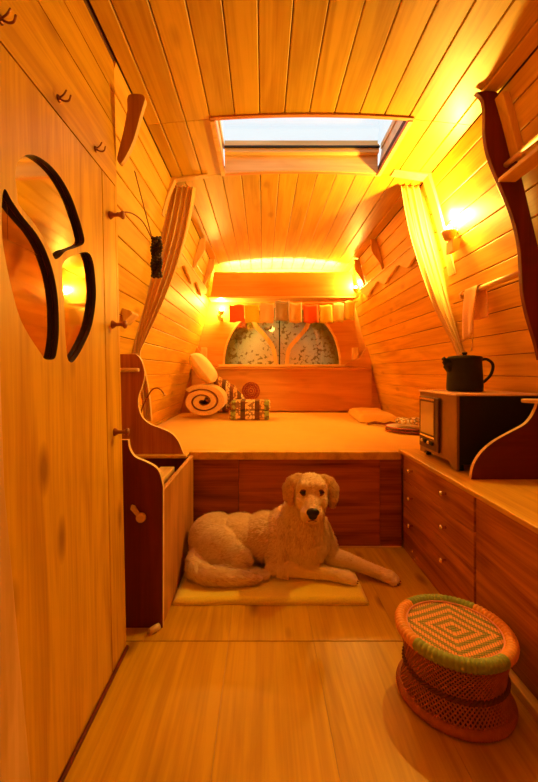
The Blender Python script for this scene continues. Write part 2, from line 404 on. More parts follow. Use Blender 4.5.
# narrow door with three pegs
d2 = thing('door_2', (part_x(0), 1.17, 0), 'narrow door', 'door', kind='structure')
mb = MB(); slab(mb, 1.1555, YE-0.018, 0.012, ztop-0.003, -0.03, 0.0, 0.65); obj('door_panel', mb, M_part, d2)
for z in (1.386, 1.047, 0.714):
    mb = MB(); mb.lathe([(0.013, 0), (0.012, 0.004), (0.006, 0.012), (0.005, 0.026), (0.008, 0.033), (0.0125, 0.038), (0.012, 0.043), (0.004, 0.046)], PX(1.208, z), (1, 0, 0), 16)
    obj('knob', mb, M_knobw, d2)
# large carved door with three leaf-shaped mirrors
def dpx(px, py):           # outline of the carving measured on the leaning door face
    # solve for y,z with x=part_x(z)
    z = 1.2
    for _ in range(12):
        y = -part_x(z)*390/(263-px); z = 0.9 + (372-py)*y/390
    return (y, z)
h1 = [(17,190),(15,175),(18,162),(26,155),(37,156),(50,165),(61,178),(71,196),(78,215),(83,232),(84,243),(75,248),(66,251),(60,257),(55,259),(51,251),(43,237),(33,222),(23,210),(18,202)]
h2 = [(2,200),(5,189),(12,201),(23,217),(36,233),(46,251),(54,275),(58,300),(59,330),(57,350),(54,359),(45,359),(40,352),(30,337),(20,318),(12,290),(6,262),(2,235)]
h3 = [(62,270),(65,261),(72,256),(86,252),(92,258),(95,275),(96,298),(92,325),(84,345),(75,360),(70,362),(67,355),(65,330),(64,300)]
d1 = thing('door_1', (part_x(0), 0.87, 0), 'carved door', 'door', kind='structure')
Y0d, Y1d, Z0d, Z1d = 0.657, 1.150, 0.012, ztop-0.003
holes = [catmull([Vector(dpx(*p)) for p in h], 4, True) for h in (h1, h2, h3)]
def door_mesh(depth=0.0125):
    bm = bmesh.new()
    loops = [[Vector((Y0d, Z0d)), Vector((Y1d, Z0d)), Vector((Y1d, Z1d)), Vector((Y0d, Z1d))]] + holes
    edges = []
    for lp in loops:
        vs = [bm.verts.new(PX(p[0], p[1])) for p in lp]
        edges += [bm.edges.new((vs[i], vs[(i+1) % len(vs)])) for i in range(len(vs))]
    bmesh.ops.triangle_fill(bm, edges=edges, use_beauty=True, use_dissolve=False)
    # remove triangles filling the holes
    def inside(p, poly):
        c = False; n = len(poly)
        for i in range(n):
            a, b = poly[i], poly[(i+1) % n]
            if (a[1] > p[1]) != (b[1] > p[1]) and p[0] < (b[0]-a[0])*(p[1]-a[1])/(b[1]-a[1])+a[0]: c = not c
        return c
    kill = [f for f in bm.faces if any(inside((f.calc_center_median().y, f.calc_center_median().z), h) for h in holes)]
    bmesh.ops.delete(bm, geom=kill, context='FACES')
    ret = bmesh.ops.extrude_face_region(bm, geom=list(bm.faces))
    for v in [g for g in ret['geom'] if isinstance(g, bmesh.types.BMVert)]: v.co.x -= depth
    bmesh.ops.recalc_face_normals(bm, faces=bm.faces)
    out = MB(); out.v = [tuple(v.co) for v in bm.verts]; bm.verts.index_update()
    for f in bm.faces:
        wall = abs(f.normal.x) < 0.5
        c = f.calc_center_median(); rim = wall and (Y0d+0.002 < c.y < Y1d-0.002) and (Z0d+.01 < c.z < Z1d-.01)
        out.face([v.index for v in f.verts], 0.45, 1 if rim else 0)
    bm.free(); return out
obj('door_panel', door_mesh(), [M_part, M_cut], d1)
for hi, h in enumerate(holes):
    mb = MB(); ys = [p[0] for p in h]; zz = [p[1] for p in h]
    slab(mb, max(Y0d, min(ys)-.004), max(ys)+.004, min(zz)-.004, max(zz)+.004, -0.0145-0.0006*hi, -0.0130-0.0006*hi)
    obj('mirror', mb, M_mirror, d1)

# back wall with arched window --------------------------------------------
AC, AW, AZ, AH = 0.195, 0.60, 0.965, 0.61
arch = [(AC-AW*math.copysign(abs(math.cos(a))**0.85, math.cos(a)), AZ+AH*math.sin(a)**0.95 if math.sin(a) > 1e-6 else AZ) for a in [PI*i/40 for i in range(41)]]
mb = MB()
outer = [(1.16, AZ)] + [(x+.03, z) for x, z in RW if z > AZ] + [(x, z+.03) for x, z in cp[::-1]] + [(x-.03, z) for x, z in LW[::-1] if z > AZ] + [(-0.78, AZ)]
mb.prism(arch + outer, 'Y', Y_BACK, Y_BACK+0.05)
mb.box(-0.90, 1.30, Y_BACK, Y_BACK+0.05, 0, AZ)
struct('wall_back', mb, M_head)
w = thing('window_2', (AC, Y_BACK, AZ), 'arched rear window', 'window', kind='structure')
mb = MB(); inner = [(AC+(x-AC)*0.982, AZ+(z-AZ)*0.982) for x, z in arch]; big = [(AC+(x-AC)*1.012, AZ+(z-AZ)*1.015) for x, z in arch]
mb.prism(big+inner[::-1], 'Y', Y_BACK-0.012, Y_BACK+0.03); obj('arched_frame', mb, M_trim, w)
mb = MB(); mb.box(AC-AW-0.06, AC+AW+0.06, Y_BACK-0.035, Y_BACK+0.03, AZ-0.012, AZ+0.012); obj('sill', mb, M_trim, w, bevel=0.003)
def strap(pts, wd, y0, y1):
    m = MB(); c = catmull([Vector(p) for p in pts], 6); a = []; b = []
    for i, p in enumerate(c):
        d = (c[min(i+1, len(c)-1)]-c[max(i-1, 0)]).normalized(); n = Vector((-d.y, d.x)); a.append(tuple(p+n*wd/2)); b.append(tuple(p-n*wd/2))
    m.prism(a+b[::-1], 'Y', y0, y1); return m
def bpx(px, py, y=4.0): return ((px-263)*y/390, 0.9+(372-py)*y/390)
obj('curved_mullion', strap([bpx(276,364), bpx(273,348), bpx(264,335), bpx(256,326), bpx(252,316)], 0.042, Y_BACK-0.008, Y_BACK+0.012), M_trimZ, w)
obj('curved_mullion', strap([bpx(287,364), bpx(289,349), bpx(298,338), bpx(306,328), bpx(311,316)], 0.042, Y_BACK-0.008, Y_BACK+0.012), M_trimZ, w)
mb = MB(); x = bpx(279.5, 0)[0]; mb.box(x-0.005, x+0.005, Y_BACK-0.002, Y_BACK+0.014, AZ, AZ+AH*0.97); obj('centre_bar', mb, M_iron, w)
mb = MB(); mb.prism(inner, 'Y', Y_BACK+0.02, Y_BACK+0.025); obj('pane', mb, M_glass, w)
# lace blind hung in the arch
def lace():
    m, nt, b = new_mat('lace_cloth'); N = nt.nodes; L = nt.links
    tc = N.new('ShaderNodeTexCoord'); n = N.new('ShaderNodeTexNoise'); n.inputs['Scale'].default_value = 9; n.inputs['Detail'].default_value = 6; n.inputs['Distortion'].default_value = 0.8
    v = N.new('ShaderNodeTexVoronoi'); v.inputs['Scale'].default_value = 36
    L.new(tc.outputs['Object'], n.inputs['Vector']); L.new(tc.outputs['Object'], v.inputs['Vector'])
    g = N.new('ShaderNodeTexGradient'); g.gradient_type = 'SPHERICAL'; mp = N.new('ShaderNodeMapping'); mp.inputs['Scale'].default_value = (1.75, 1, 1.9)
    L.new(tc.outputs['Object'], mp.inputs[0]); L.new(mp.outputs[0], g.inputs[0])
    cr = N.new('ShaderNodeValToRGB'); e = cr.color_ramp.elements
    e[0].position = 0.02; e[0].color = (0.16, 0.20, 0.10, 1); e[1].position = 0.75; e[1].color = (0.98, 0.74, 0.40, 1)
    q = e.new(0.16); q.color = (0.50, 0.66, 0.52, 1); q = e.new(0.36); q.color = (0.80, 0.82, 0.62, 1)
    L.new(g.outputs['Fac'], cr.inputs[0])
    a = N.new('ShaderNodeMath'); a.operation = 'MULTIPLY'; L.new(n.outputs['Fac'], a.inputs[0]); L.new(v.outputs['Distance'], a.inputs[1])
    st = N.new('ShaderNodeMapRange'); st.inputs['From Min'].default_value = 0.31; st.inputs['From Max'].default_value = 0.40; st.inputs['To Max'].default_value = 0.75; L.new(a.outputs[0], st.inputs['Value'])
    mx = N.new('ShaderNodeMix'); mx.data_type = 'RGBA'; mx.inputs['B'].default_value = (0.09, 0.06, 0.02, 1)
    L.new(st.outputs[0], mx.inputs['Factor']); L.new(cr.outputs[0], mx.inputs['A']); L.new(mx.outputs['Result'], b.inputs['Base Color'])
    b.inputs['Roughness'].default_value = 0.9
    tr = N.new('ShaderNodeBsdfTranslucent'); L.new(mx.outputs['Result'], tr.inputs[0]); ms = N.new('ShaderNodeMixShader'); ms.inputs[0].default_value = 0.25
    L.new(b.outputs[0], ms.inputs[1]); L.new(tr.outputs[0], ms.inputs[2]); L.new(ms.outputs[0], N['Material Output'].inputs[0])
    return m
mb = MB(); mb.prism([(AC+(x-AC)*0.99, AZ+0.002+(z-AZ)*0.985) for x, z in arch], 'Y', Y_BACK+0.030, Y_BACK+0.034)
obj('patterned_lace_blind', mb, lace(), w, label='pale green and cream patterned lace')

# headboard ----------------------------------------------------------------
hb = thing('headboard', (0.2, 3.93, 0.5), 'orange wooden headboard across the rear wall beneath the arched window', 'headboard')
mb = MB(); mb.box(left_x(.92)+.012, right_x(.92)-.012, 3.955, 3.985, 0.505, 0.925); obj('board', mb, M_head, hb)
mb = MB(); mb.box(left_x(.92)+.012, right_x(.92)-.012, 3.925, 3.99, 0.925, 0.945); obj('ledge', mb, M_head, hb, bevel=0.004)
for s in (1, -1):
    X = lambda px: (px-263)*3.9/390
    pts = [(345, 366), (350, 361), (356, 359.5), (361, 357), (364, 352), (368, 347), (373, 345)]
    c = [(X(a), .9+(372-b)*.01) for a, b in pts]; c = [tuple(v) for v in catmull([Vector(q) for q in c], 4)] + [(1.095, 0.946)]
    if s < 0: c = [(2*XC-a, b) for a, b in c]
    mb = MB(); mb.prism(c, 'Y', 3.93, 3.948); obj('corner_scroll', mb, M_head, hb, bevel=0.002)

# bed ------------------------------------------------------------------------
bed = thing('bed', (0.2, 3.0, 0), 'full width raised bed with yellow cover over a red-brown panelled base', 'bed')
YB = 2.0
mb = MB(); zz = 0.452
for a, b, tn in ((-0.62, -0.125, .2), (-0.125, 0.60, .7), (0.60, 0.712, .4)):
    mb.box(a+.001, b-.001, YB, YB+0.018, 0.0, zz, tone=tn)
mb.box(-0.62, 0.712, YB+0.0185, YB+0.03, 0, zz, mi=1)
obj('front_panel', mb, [wood('red_bed_panel', (0.46, 0.115, 0.012), (0.13, 0.015, 0.003), 'X', 0.45, 0, tone=.25, grain=1.6, coat=.1), M_dark], bed)
mb = MB(); mb.box(-0.60, 0.7035, YB-0.012, YB+0.032, 0.4525, 0.492); obj('front_rail', mb, M_top, bed, bevel=0.003)
mb = MB(); mb.box(-0.60, 0.712, YB-0.006, YB-0.0005, 0.001, 0.008); obj('toe_strip', mb, M_trim, bed)
# mattress with soft surface
mb = MB(); nx, ny = 60, 60; x0, x1, y0, y1 = left_x(.5)+.02, right_x(.5)-.02, YB+0.034, 3.95
for j in range(ny+1):
    for i in range(nx+1):
        x = x0+(x1-x0)*i/nx; y = y0+(y1-y0)*j/ny; e = min(i, nx-i, j, ny-j)/3; e = min(1, e)
        z = 0.486 + 0.014*e + 0.004*noise.noise(Vector((x*5, y*3, 0)))
        mb.v.append((x, y, z))
for j in range(ny):
    for i in range(nx):
        a = j*(nx+1)+i; mb.face((a, a+1, a+nx+2, a+nx+1), smooth=True)
b = len(mb.v); mb.v += [(x0, y0, .40), (x1, y0, .40), (x1, y1, .40), (x0, y1, .40)]; mb.face((b, b+1, b+2, b+3))
rim = [i for i in range(nx+1)]; mb.face([b]+rim+[b+1]); mb.face([b+3]+[ny*(nx+1)+i for i in range(nx+1)]+[b+2])
mb.face([b]+[j*(nx+1) for j in range(ny+1)]+[b+3]); mb.face([b+1]+[j*(nx+1)+nx for j in range(ny+1)]+[b+2])
obj('mattress', mb, M_sheet, bed)

# worktop and right cabinets -------------------------------------------------
RX = 0.713
mb = MB(); mb.prism([(RX-0.008, 0.482), (RX-0.008, 0.5), (right_x(.5)-.002, 0.5), (right_x(.48)-.002, 0.482)], 'Y', Y_FRONT+.002, YB+0.032)
obj('worktop', mb, M_top, bevel=0.003, label='long pine worktop with pale front edge running over the right-hand drawers', cat='worktop')
cab = thing('drawer_cabinet', (0.95, 1.65, 0), 'red-brown cabinet of three wide drawers in front of the bed under the worktop', 'cabinet')
mb = MB(); mb.box(RX+0.018, right_x(.05)-.05, 1.312, YB-0.002, 0.001, 0.4815); mb.box(RX+.004, RX+0.018, 1.312, 1.99, 0.001, 0.098)
obj('carcass', mb, M_brown, cab)
rows = [(0.358, 0.478), (0.230, 0.355), (0.102, 0.227)]
def knob(parent, x, y, z):
    m = MB(); m.lathe([(0.005, 0), (0.0045, 0.009), (0.0095, 0.016), (0.011, 0.021), (0.007, 0.026), (0.001, 0.0275)], (x, y, z), (-1, 0, 0), 14); return obj('knob', m, M_metal, parent)
for i, (a, b) in enumerate(rows):
    mb = MB(); mb.box(RX, RX+0.0175, 1.318, 1.985, a, b, tone=random.random())
    d = obj('drawer', mb, M_brown, cab, bevel=0.002)
    for y in (1.52, 1.86): knob(d, RX, y, (a+b)/2 + (0.008 if i == 0 else 0.002))
for y, z in ((1.86, 0.045), (1.83, 0.022)):
    m = MB(); m.lathe([(0.004, 0), (0.0055, 0.004), (0.003, 0.008)], (RX+.004, y, z), (-1, 0, 0), 10); obj('screw_head', m, M_metal, cab)
c2 = thing('storage_cabinet', (0.95, 0.6, 0), 'plain red-brown storage cabinet nearest the viewer beneath the worktop behind the stool', 'cabinet')
mb = MB(); mb.box(RX+0.018, right_x(.05)-.05, -1.0, 1.306, 0.001, 0.4815); obj('carcass', mb, M_brown, c2)
mb = MB(); mb.box(RX, RX+0.0175, 0.30, 1.306, 0.075, 0.479, .35); obj('door', mb, M_brown, c2, bevel=0.002)
mb = MB(); mb.box(RX, RX+0.0175, -1.0, 0.297, 0.075, 0.479, .6); obj('door', mb, M_brown, c2, bevel=0.002)
mb = MB(); mb.box(RX-0.012, RX+.017, -1.0, 1.306, 0.001, 0.03); obj('kick_strip', mb, M_trimY, c2, bevel=0.003)

# left low box cabinet ---------------------------------------------------------
bx = thing('open_box_cabinet', (-0.41, 1.68, 0), 'low open-topped cabinet with dark red curved front board left of the dog', 'cabinet')
fx = lambda px: (px-263)*1.37/390
fz = lambda py: 0.9+(372-py)*1.37/390
cv = [(128, 440), (129.5, 449), (135, 457), (146, 462), (155, 467), (160, 474), (163, 487)]
cc = [tuple(v) for v in catmull([Vector((fx(a), fz(b))) for a, b in cv], 5)]
poly = [(-0.60, 0.001), (-0.60, fz(440))] + cc + [(-0.352, 0.001)]
mb = MB(); mb.prism(poly, 'Y', 1.37, 1.39, edge_mi=1); obj('front_board', mb, [M_redZ, M_trimY], bx, bevel=0.0015)
mb = MB(); mb.box(-0.372, -0.354, 1.3905, 1.985, 0.001, 0.478); obj('side_panel', mb, M_side, bx, bevel=0.003)
mb = MB(); mb.box(-0.60, -0.3725, 1.3905, 1.985, 0.28, 0.295); obj('shelf', mb, M_side, bx)
mb = MB(); mb.box(-0.60, -0.3725, 1.965, 1.985, 0.296, 0.47); obj('back_panel', mb, M_redZ, bx)
la = MB(); la.lathe([(0.0165, 0), (0.0175, 0.004), (0.0165, 0.012), (0.012, 0.014)], (fx(141.5), 1.37, fz(517)), (0, -1, 0), 20)
la.prism([(fx(137.5), fz(515)), (fx(131.5), fz(508)), (fx(132.5), fz(504)), (fx(135.5), fz(505)), (fx(140), fz(512))], 'Y', 1.357, 1.366)
obj('turn_latch', la, M_knobl, bx, label='pale wooden turn latch')
mb = MB(); mb.lathe([(0.026, 0), (0.027, 0.005), (0.027, 0.10), (0.029, 0.102), (0.029, 0.112), (0.024, 0.114)], (-0.412, 1.62, 0.2955), n=24)
mb2 = MB(); j = obj('storage_jar', mb, M_white, label='small cream lidded jar standing inside the open box cabinet', cat='jar')
mb = MB(); mb.box(-0.50, -0.43, 1.66, 1.90, 0.2955, 0.44); obj('wooden_block', mb, M_trimY, label='upright pale wooden block stored in the open box cabinet behind the jar', cat='block', bevel=.004)
mb = MB(); R = Matrix.Rotation(0.5, 3, 'Z')
mb.tube([(-0.388, 1.335, 0.011), (-0.372, 1.352, 0.012), (-0.362, 1.362, 0.013)], [0.011, 0.012, 0.0105], 12)
obj('floor_peg', mb, M_knobl, label='short round wooden peg lying on the floor by the cabinet foot', cat='peg')

# ornate foot board on the left --------------------------------------------------
def lpx(px, py, y): return ((px-263)*y/390, 0.9+(372-py)*y/390)
yb = 1.93
ob = thing('scrolled_foot_board', (-0.5, yb, 0.493), 'tall curvy reddish-brown end board standing at the bed foot beneath the left curtain', 'board')
pts = [(131, 354), (137, 355), (142, 362), (144.5, 374), (142, 386), (138.5, 396), (138.5, 407), (142, 417), (150, 424), (160, 428), (171, 433), (178, 441), (183, 453)]
c = [tuple(v) for v in catmull([Vector(lpx(a, b, yb)) for a, b in pts], 5)]
poly = [(left_x(.5)+.02, 0.4935), (left_x(.9)+.015, lpx(0, 354, yb)[1])] + c + [(lpx(184, 0, yb)[0], 0.4935)]
mb = MB(); mb.prism(poly, 'Y', yb, yb+0.02, edge_mi=1); obj('board', mb, [wood('scroll_board_wood', (0.50, 0.17, 0.04), (0.30, 0.08, 0.02), 'Z', 0.45, 0, tone=0), M_trimY], ob, bevel=.0015)
mb = MB(); x1 = lpx(139, 0, 1.9)[0]; z = lpx(0, 370, 1.9)[1]
mb.tube([(x1, 1.9, z), (x1-0.012, 1.9, z), (left_x(z)+.01, 1.9, z)], [0.009, 0.010, 0.010], 14); obj('rail_peg', mb, M_knobl, ob)
mb = MB(); mb.box(left_x(.5)+.03, -0.375, 1.90, 1.987, 0.4785, 0.4925); obj('base_rail', mb, M_top, ob, bevel=.003)

# swan neck tap -------------------------------------------------------------------
tp = thing('swan_neck_tap', (-0.60, 1.975, 0.493), 'thin dark hooked swan-neck tap rising behind the scrolled foot board', 'tap')
pt = [Vector((-0.620, 1.975, 0.494)), Vector((-0.620, 1.975, 0.60))] + [Vector((*(lambda q: (q[0], 1.975, q[1]))(lpx(a, b, 1.975)),)) for a, b in ((141, 413), (144, 404), (148, 396), (152, 390), (157, 388), (161, 390), (164, 394))]
mb = MB(); mb.tube(catmull(pt, 5), 0.0035, 10); obj('spout_pipe', mb, M_copper, tp)
mb = MB(); mb.lathe([(0.014, 0), (0.014, 0.006), (0.007, 0.012), (0.006, 0.03)], (-0.62, 1.975, 0.4935), n=16); obj('base', mb, M_copper, tp)
q = pt[-1]; mb = MB(); mb.lathe([(0.005, 0), (0.006, 0.004), (0.006, 0.012)], q, (0.5, 0, -0.8), n=12); obj('nozzle', mb, M_metal, tp)

# curtains --------------------------------------------------------------------------
def curtain(name, rows, y, label, amp=0.016, folds=5, ring_at=None):
    t = thing(name, ((rows[0][0]+rows[0][1])/2, y, rows[-1][2]), label, 'curtain')
    mb = MB(); n = 60; R = []
    for i in range(len(rows)-1):
        for k in range(5): R.append(Vector(rows[i]).lerp(Vector(rows[i+1]), k/5))
    R.append(Vector(rows[-1]))
    # smooth
    for _ in range(2): R = [R[0]] + [(R[i-1]+R[i]*2+R[i+1])/4 for i in range(1, len(R)-1)] + [R[-1]]
    for r in R:
        wd = abs(r[1]-r[0]); a = amp*(0.55+0.45*min(1, wd/0.15))
        for k in range(n+1):
            u = k/n; ph = 2*PI*folds*u + 0.7*math.sin(3*u+r[2]*2)
            mb.v.append((r[0]+(r[1]-r[0])*u + 0.004*math.sin(ph*2), y+a*math.sin(ph)+0.004*math.sin(ph*2.3+r[2]*6), r[2]))
    for j in range(len(R)-1):
        for k in range(n):
            q = j*(n+1)+k; mb.face((q, q+1, q+n+2, q+n+1), smooth=True)
    o = obj('cloth', mb, M_curt, t); md = o.modifiers.new('solid', 'SOLIDIFY'); md.thickness = 0.002
    return t
yc = 2.12
def crow(pxl, pxr, py, y=yc): return ((pxl-263)*y/390, (pxr-263)*y/390, 0.9+(372-py)*y/390)
lc = curtain('left_curtain', [crow(168, 195, 187), crow(164, 193, 205), crow(158, 187, 235), crow(150, 177, 270), crow(142, 163, 305), crow(135, 147, 338), crow(133, 139, 354), crow(137, 146, 372), crow(141, 150, 395), crow(145, 152, 421)], yc, 'cream curtain gathered and tied back on the left wall')
rc = curtain('right_curtain', [crow(401, 430, 186), crow(404, 434, 205), crow(410, 441, 235), crow(420, 449, 268), crow(433, 457, 305), crow(450, 464, 338), crow(458, 466, 356), crow(459, 470, 375), crow(459, 474, 397)], yc, 'cream curtain swept to the right wall beside the lit lamp')
for cname, px, par in (('tie_band', 136, lc), ('tie_band', 462, rc)):
    mb = MB(); p = crow(px, px, 354); mb.torus((p[0], yc, p[2]), 0.021, 0.004, n=20, m=6); obj(cname, mb, M_roll, par)
# ribs / pelmets that carry the curtains
def rib_poly(sgn, zlo, wtop, wbot):
    outer = []; inner = []
    for k in range(17):
        z = zlo + (1.895-zlo)*k/16; x = right_x(z); t = k/16
        outer.append((x-.001, z)); inner.append((x-(wbot+(wtop-wbot)*t**2), z))
    px = [0.84-0.17*i/6 for i in range(7)]
    inner += [(x, ceil_z(x)-0.014+0.008*((0.84-x)/0.17)) for x in px]
    outer += [(x, ceil_z(x)-0.001) for x in [0.859, 0.82, .76, .67]]
    p = inner + outer[::-1]
    return [(2*XC-x, z) if sgn < 0 else (x, z) for x, z in p]
mb = MB(); mb.prism(rib_poly(1, 1.40, 0.020, 0.010), 'Y', 1.985, 2.055); obj('curved_wall_rib', mb, M_trimZ, label='curved pale wooden rib on the right wall carrying the curtain top', cat='rib', bevel=.002)
mb = MB(); mb.prism(rib_poly(-1, 1.72, 0.020, 0.006), 'Y', 2.03, 2.07); obj('curved_wall_rib', mb, M_trimZ, label='short curved wooden rib at the top of the left curtain', cat='rib', bevel=.002)

# overhead scalloped ledges in the sleeping area ------------------------------------------
for s, side, lab in ((1, 'right', 'scalloped wooden ledge high on the right wall over the bed'), (-1, 'left', 'scalloped wooden ledge high on the left wall over the bed')):
    t = thing('scalloped_ledge', ((right_x(1.6)-.02) if s > 0 else left_x(1.6)+.02, 2.9, 1.52), lab, 'ledge')
    mx = lambda x: x if s > 0 else 2*XC-x
    mb = MB(); ys = [2.22+1.40*i/56 for i in range(57)]
    def sc(y): u = ((y-2.22)/0.47) % 1.0; return 0.040 + 0.042*(0.5-0.5*math.cos(2*PI*u))**1.3 + 0.008*math.sin(4*PI*u)
    zt_ = 1.655
    vs = []
    for d in (0.026, 0.010):
        for y in ys:
            for z in (zt_, zt_-sc(y)): vs.append((mx(right_x(z)-d), y, z))
    n = len(ys)*2; fs = []
    for i in range(len(ys)-1):
        a = i*2; fs += [(a, a+1, a+3, a+2), (n+a, n+a+2, n+a+3, n+a+1), (a, a+2, n+a+2, n+a), (a+1, n+a+1, n+a+3, a+3)]
    fs += [(0, n, n+1, 1), (len(ys)*2-2, len(ys)*2-1, n+len(ys)*2-1, n+len(ys)*2-2)]
    mb.add(vs, fs); obj('apron', mb, M_trimY, t)
    mb = MB(); a, b = sorted((mx(right_x(1.66)-.001), mx(right_x(1.66)-.030))); mb.box(a, b, 2.22, 3.62, 1.656, 1.668); obj('shelf_strip', mb, M_trimY, t, bevel=.002)
    for y in (2.95, 3.48):
        ps = []; 
        for k in range(13):
            z = 1.67+0.237*k/12; w_ = 0.022+0.042*(0.5-0.5*math.cos(2*PI*(k/12)**1.4))*0.8+0.025*(k/12)**3; ps.append((right_x(z)-w_, z))
        po = ps + [(right_x(1.905)-.002, 1.907), (right_x(1.78)-.002, 1.78), (right_x(1.67)-.002, 1.67)]
        mb = MB(); mb.prism([(mx(x), z) for x, z in po], 'Y', y, y+0.022); obj('bracket', mb, M_trimZ, t, bevel=.002)

# valance board and strip lamp at the rear ------------------------------------------------
va = thing('valance', (0.19, 3.78, 1.62), 'wide plain wooden valance board high across the rear above the bunting', 'valance')
mb = MB(); mb.prism([(-0.50, 1.635), (0.885, 1.635), (0.855, 1.865), (-0.475, 1.865)], 'Y', 3.76, 3.785); obj('board', mb, M_head, va, bevel=.003)
mb = MB(); mb.box(-0.53, 0.91, 3.76, 3.99, 1.615, 1.634); obj('shelf', mb, M_trim, va, bevel=.003)
sl = thing('strip_lamp', (0.19, 3.90, 1.64), 'long glowing strip lamp hidden on the shelf behind the valance', 'lamp')
mb = MB(); mb.box(-0.36, 0.74, 3.87, 3.94, 1.6345, 1.66); obj('housing', mb, M_white, sl)
mb = MB(); mb.tube([(-0.35, 3.905, 1.672), (0.73, 3.905, 1.672)], 0.012, 12); obj('tube', mb, M_strip, sl)

# sconces -------------------------------------------------------------------------------------
def sconce(x, y, z, s, label, watts, sz=1.0, arm=None):
    t = thing('wall_lamp', (x, y, z), label, 'lamp')
    mb = MB(); mb.prism([(x-.0, z-0.06*sz), (x+s*.030*sz, z-0.055*sz), (x+s*.045*sz, z+0.0), (x, z+0.0)], 'Y', y-0.035*sz, y+0.035*sz); obj('bracket', mb, M_trimZ, t, bevel=.002)
    if arm: mb = MB(); mb.box(x-.012, x+.012, y+.036*sz, arm, z-.04, z-.015); obj('arm', mb, M_trimZ, t)
    mb = MB()
    mb.lathe([(0.020*sz, 0), (0.034*sz, 0.03*sz), (0.037*sz, 0.045*sz), (0.035*sz, 0.045*sz), (0.031*sz, 0.03*sz), (0.018*sz, 0.004)], (x, y, z+.001), n=20)
    obj('shade', mb, M_curt, t)
    mb = MB(); mb.ball((x, y, z+0.052*sz), (0.015*sz, 0.015*sz, 0.024*sz)); obj('bulb', mb, M_bulb, t)
    point_light('lamp_light', (x-s*0.0, y, z+0.105*sz), watts, 0.02, parent=t)
    return t
zz = 1.54; sconce(right_x(zz)-0.047, 1.90, zz, 1, 'small glowing wall lamp on the right wall between curtain and towel rail', P_SCONCE)
zz = 1.46; sconce(bpx(221, 0, 3.92)[0], 3.92, 1.47, -1, 'small glowing lamp at the rear left below the valance', P_REAR, .9, 3.999)
zz = 1.66; sconce(bpx(358, 0, 3.70)[0]-.02, 3.70, 1.655, 1, 'small glowing lamp at the rear right corner above the bunting', P_REAR, .8)
# unseen fill lamp added behind the viewer to lift the front
cl = thing('front_fill_lamp', (0.19, -0.55, 1.93), 'added round fill lamp out of sight behind the viewer', 'lamp')
mb = MB(); mb.lathe([(0.09, 0.035), (0.095, 0.03), (0.09, 0.0)], (0.19, -0.55, 1.925)); obj('base', mb, M_trim, cl)
mb = MB(); mb.ball((0.19, -0.55, 1.925), (0.08, 0.08, 0.035)); obj('shade', mb, emit('fill_dome_glow', (1, .62, .25), 1.5), cl)
point_light('lamp_light', (0.19, -0.55, 1.85), P_FILL, 0.06, parent=cl)

# bunting ---------------------------------------------------------------------------------------
bt = thing('prayer_flag_bunting', (0.19, 3.74, 1.45), 'string of small coloured prayer flags hanging in front of the arched window', 'bunting')
yf = 3.735
def sag(px): u = (px-214)/(363-214); return 304 - 3.0*u + 4*4*u*(1-u)*0.3
mb = MB(); mb.tube([(*(lambda q: (q[0], yf, q[1]))(bpx(px, sag(px), yf)),) for px in range(214, 364, 6)], 0.002, 6); obj('cord', mb, M_curt, bt)
FL = [(229, 244, 305, 322, (0.80, 0.13, 0.03)), (244.5, 259, 305, 322.5, (0.85, 0.60, 0.03)), (260, 274, 303, 323, (0.88, 0.58, 0.34)), (275, 289.5, 301, 321, (0.50, 0.42, 0.46)), (289.5, 302, 303, 323, (0.86, 0.62, 0.40)), (303, 318, 305, 323, (0.82, 0.15, 0.03)), (319, 332, 305, 323, (0.86, 0.70, 0.10)), (333, 344, 303, 322, (0.88, 0.74, 0.35)), (344.5, 355, 301, 320, (0.80, 0.72, 0.28))]
def flag_mat(i, c):
    m, nt, b = new_mat('flag_cloth_%d' % i); N = nt.nodes; L = nt.links
    tc = N.new('ShaderNodeTexCoord'); mp = N.new('ShaderNodeMapping'); mp.inputs['Scale'].default_value = (260, 1, 90)
    n = N.new('ShaderNodeTexNoise'); n.inputs['Scale'].default_value = 1; L.new(tc.outputs['Object'], mp.inputs[0]); L.new(mp.outputs[0], n.inputs['Vector'])
    mr = N.new('ShaderNodeMapRange'); mr.inputs['From Min'].default_value = 0.53; mr.inputs['From Max'].default_value = 0.62; mr.inputs['To Max'].default_value = 0.45; L.new(n.outputs['Fac'], mr.inputs['Value'])
    mx = N.new('ShaderNodeMix'); mx.data_type = 'RGBA'; mx.inputs['A'].default_value = (*c, 1); mx.inputs['B'].default_value = (c[0]*.45, c[1]*.3, c[2]*.3, 1)
    L.new(mr.outputs[0], mx.inputs['Factor']); L.new(mx.outputs['Result'], b.inputs['Base Color']); b.inputs['Roughness'].default_value = 0.9
    return m
for i, (a, b_, t0, t1, c) in enumerate(FL):
    mb = MB(); n = 8; sk = random.uniform(-1.0, 1.0)
    for r in range(n+1):
        for k in range(n+1):
            px = a+(b_-a)*k/n + sk*r/n; py = t0+(t1-t0)*r/n + 0.5*math.sin(k*0.9+i); q = bpx(px, py, yf)
            mb.v.append((q[0], yf-0.003+0.006*math.sin(k*0.9+i)*r/n, q[1]))
    for r in range(n):
        for k in range(n): q = r*(n+1)+k; mb.face((q, q+1, q+n+2, q+n+1), smooth=True)
    o = obj('flag', mb, flag_mat(i, c), bt, label=['red flag', 'yellow flag', 'peach flag', 'grey-blue flag', 'cream flag', 'red flag', 'yellow flag', 'pale yellow flag', 'pale green-yellow flag'][i])
    md = o.modifiers.new('solid', 'SOLIDIFY'); md.thickness = 0.0012
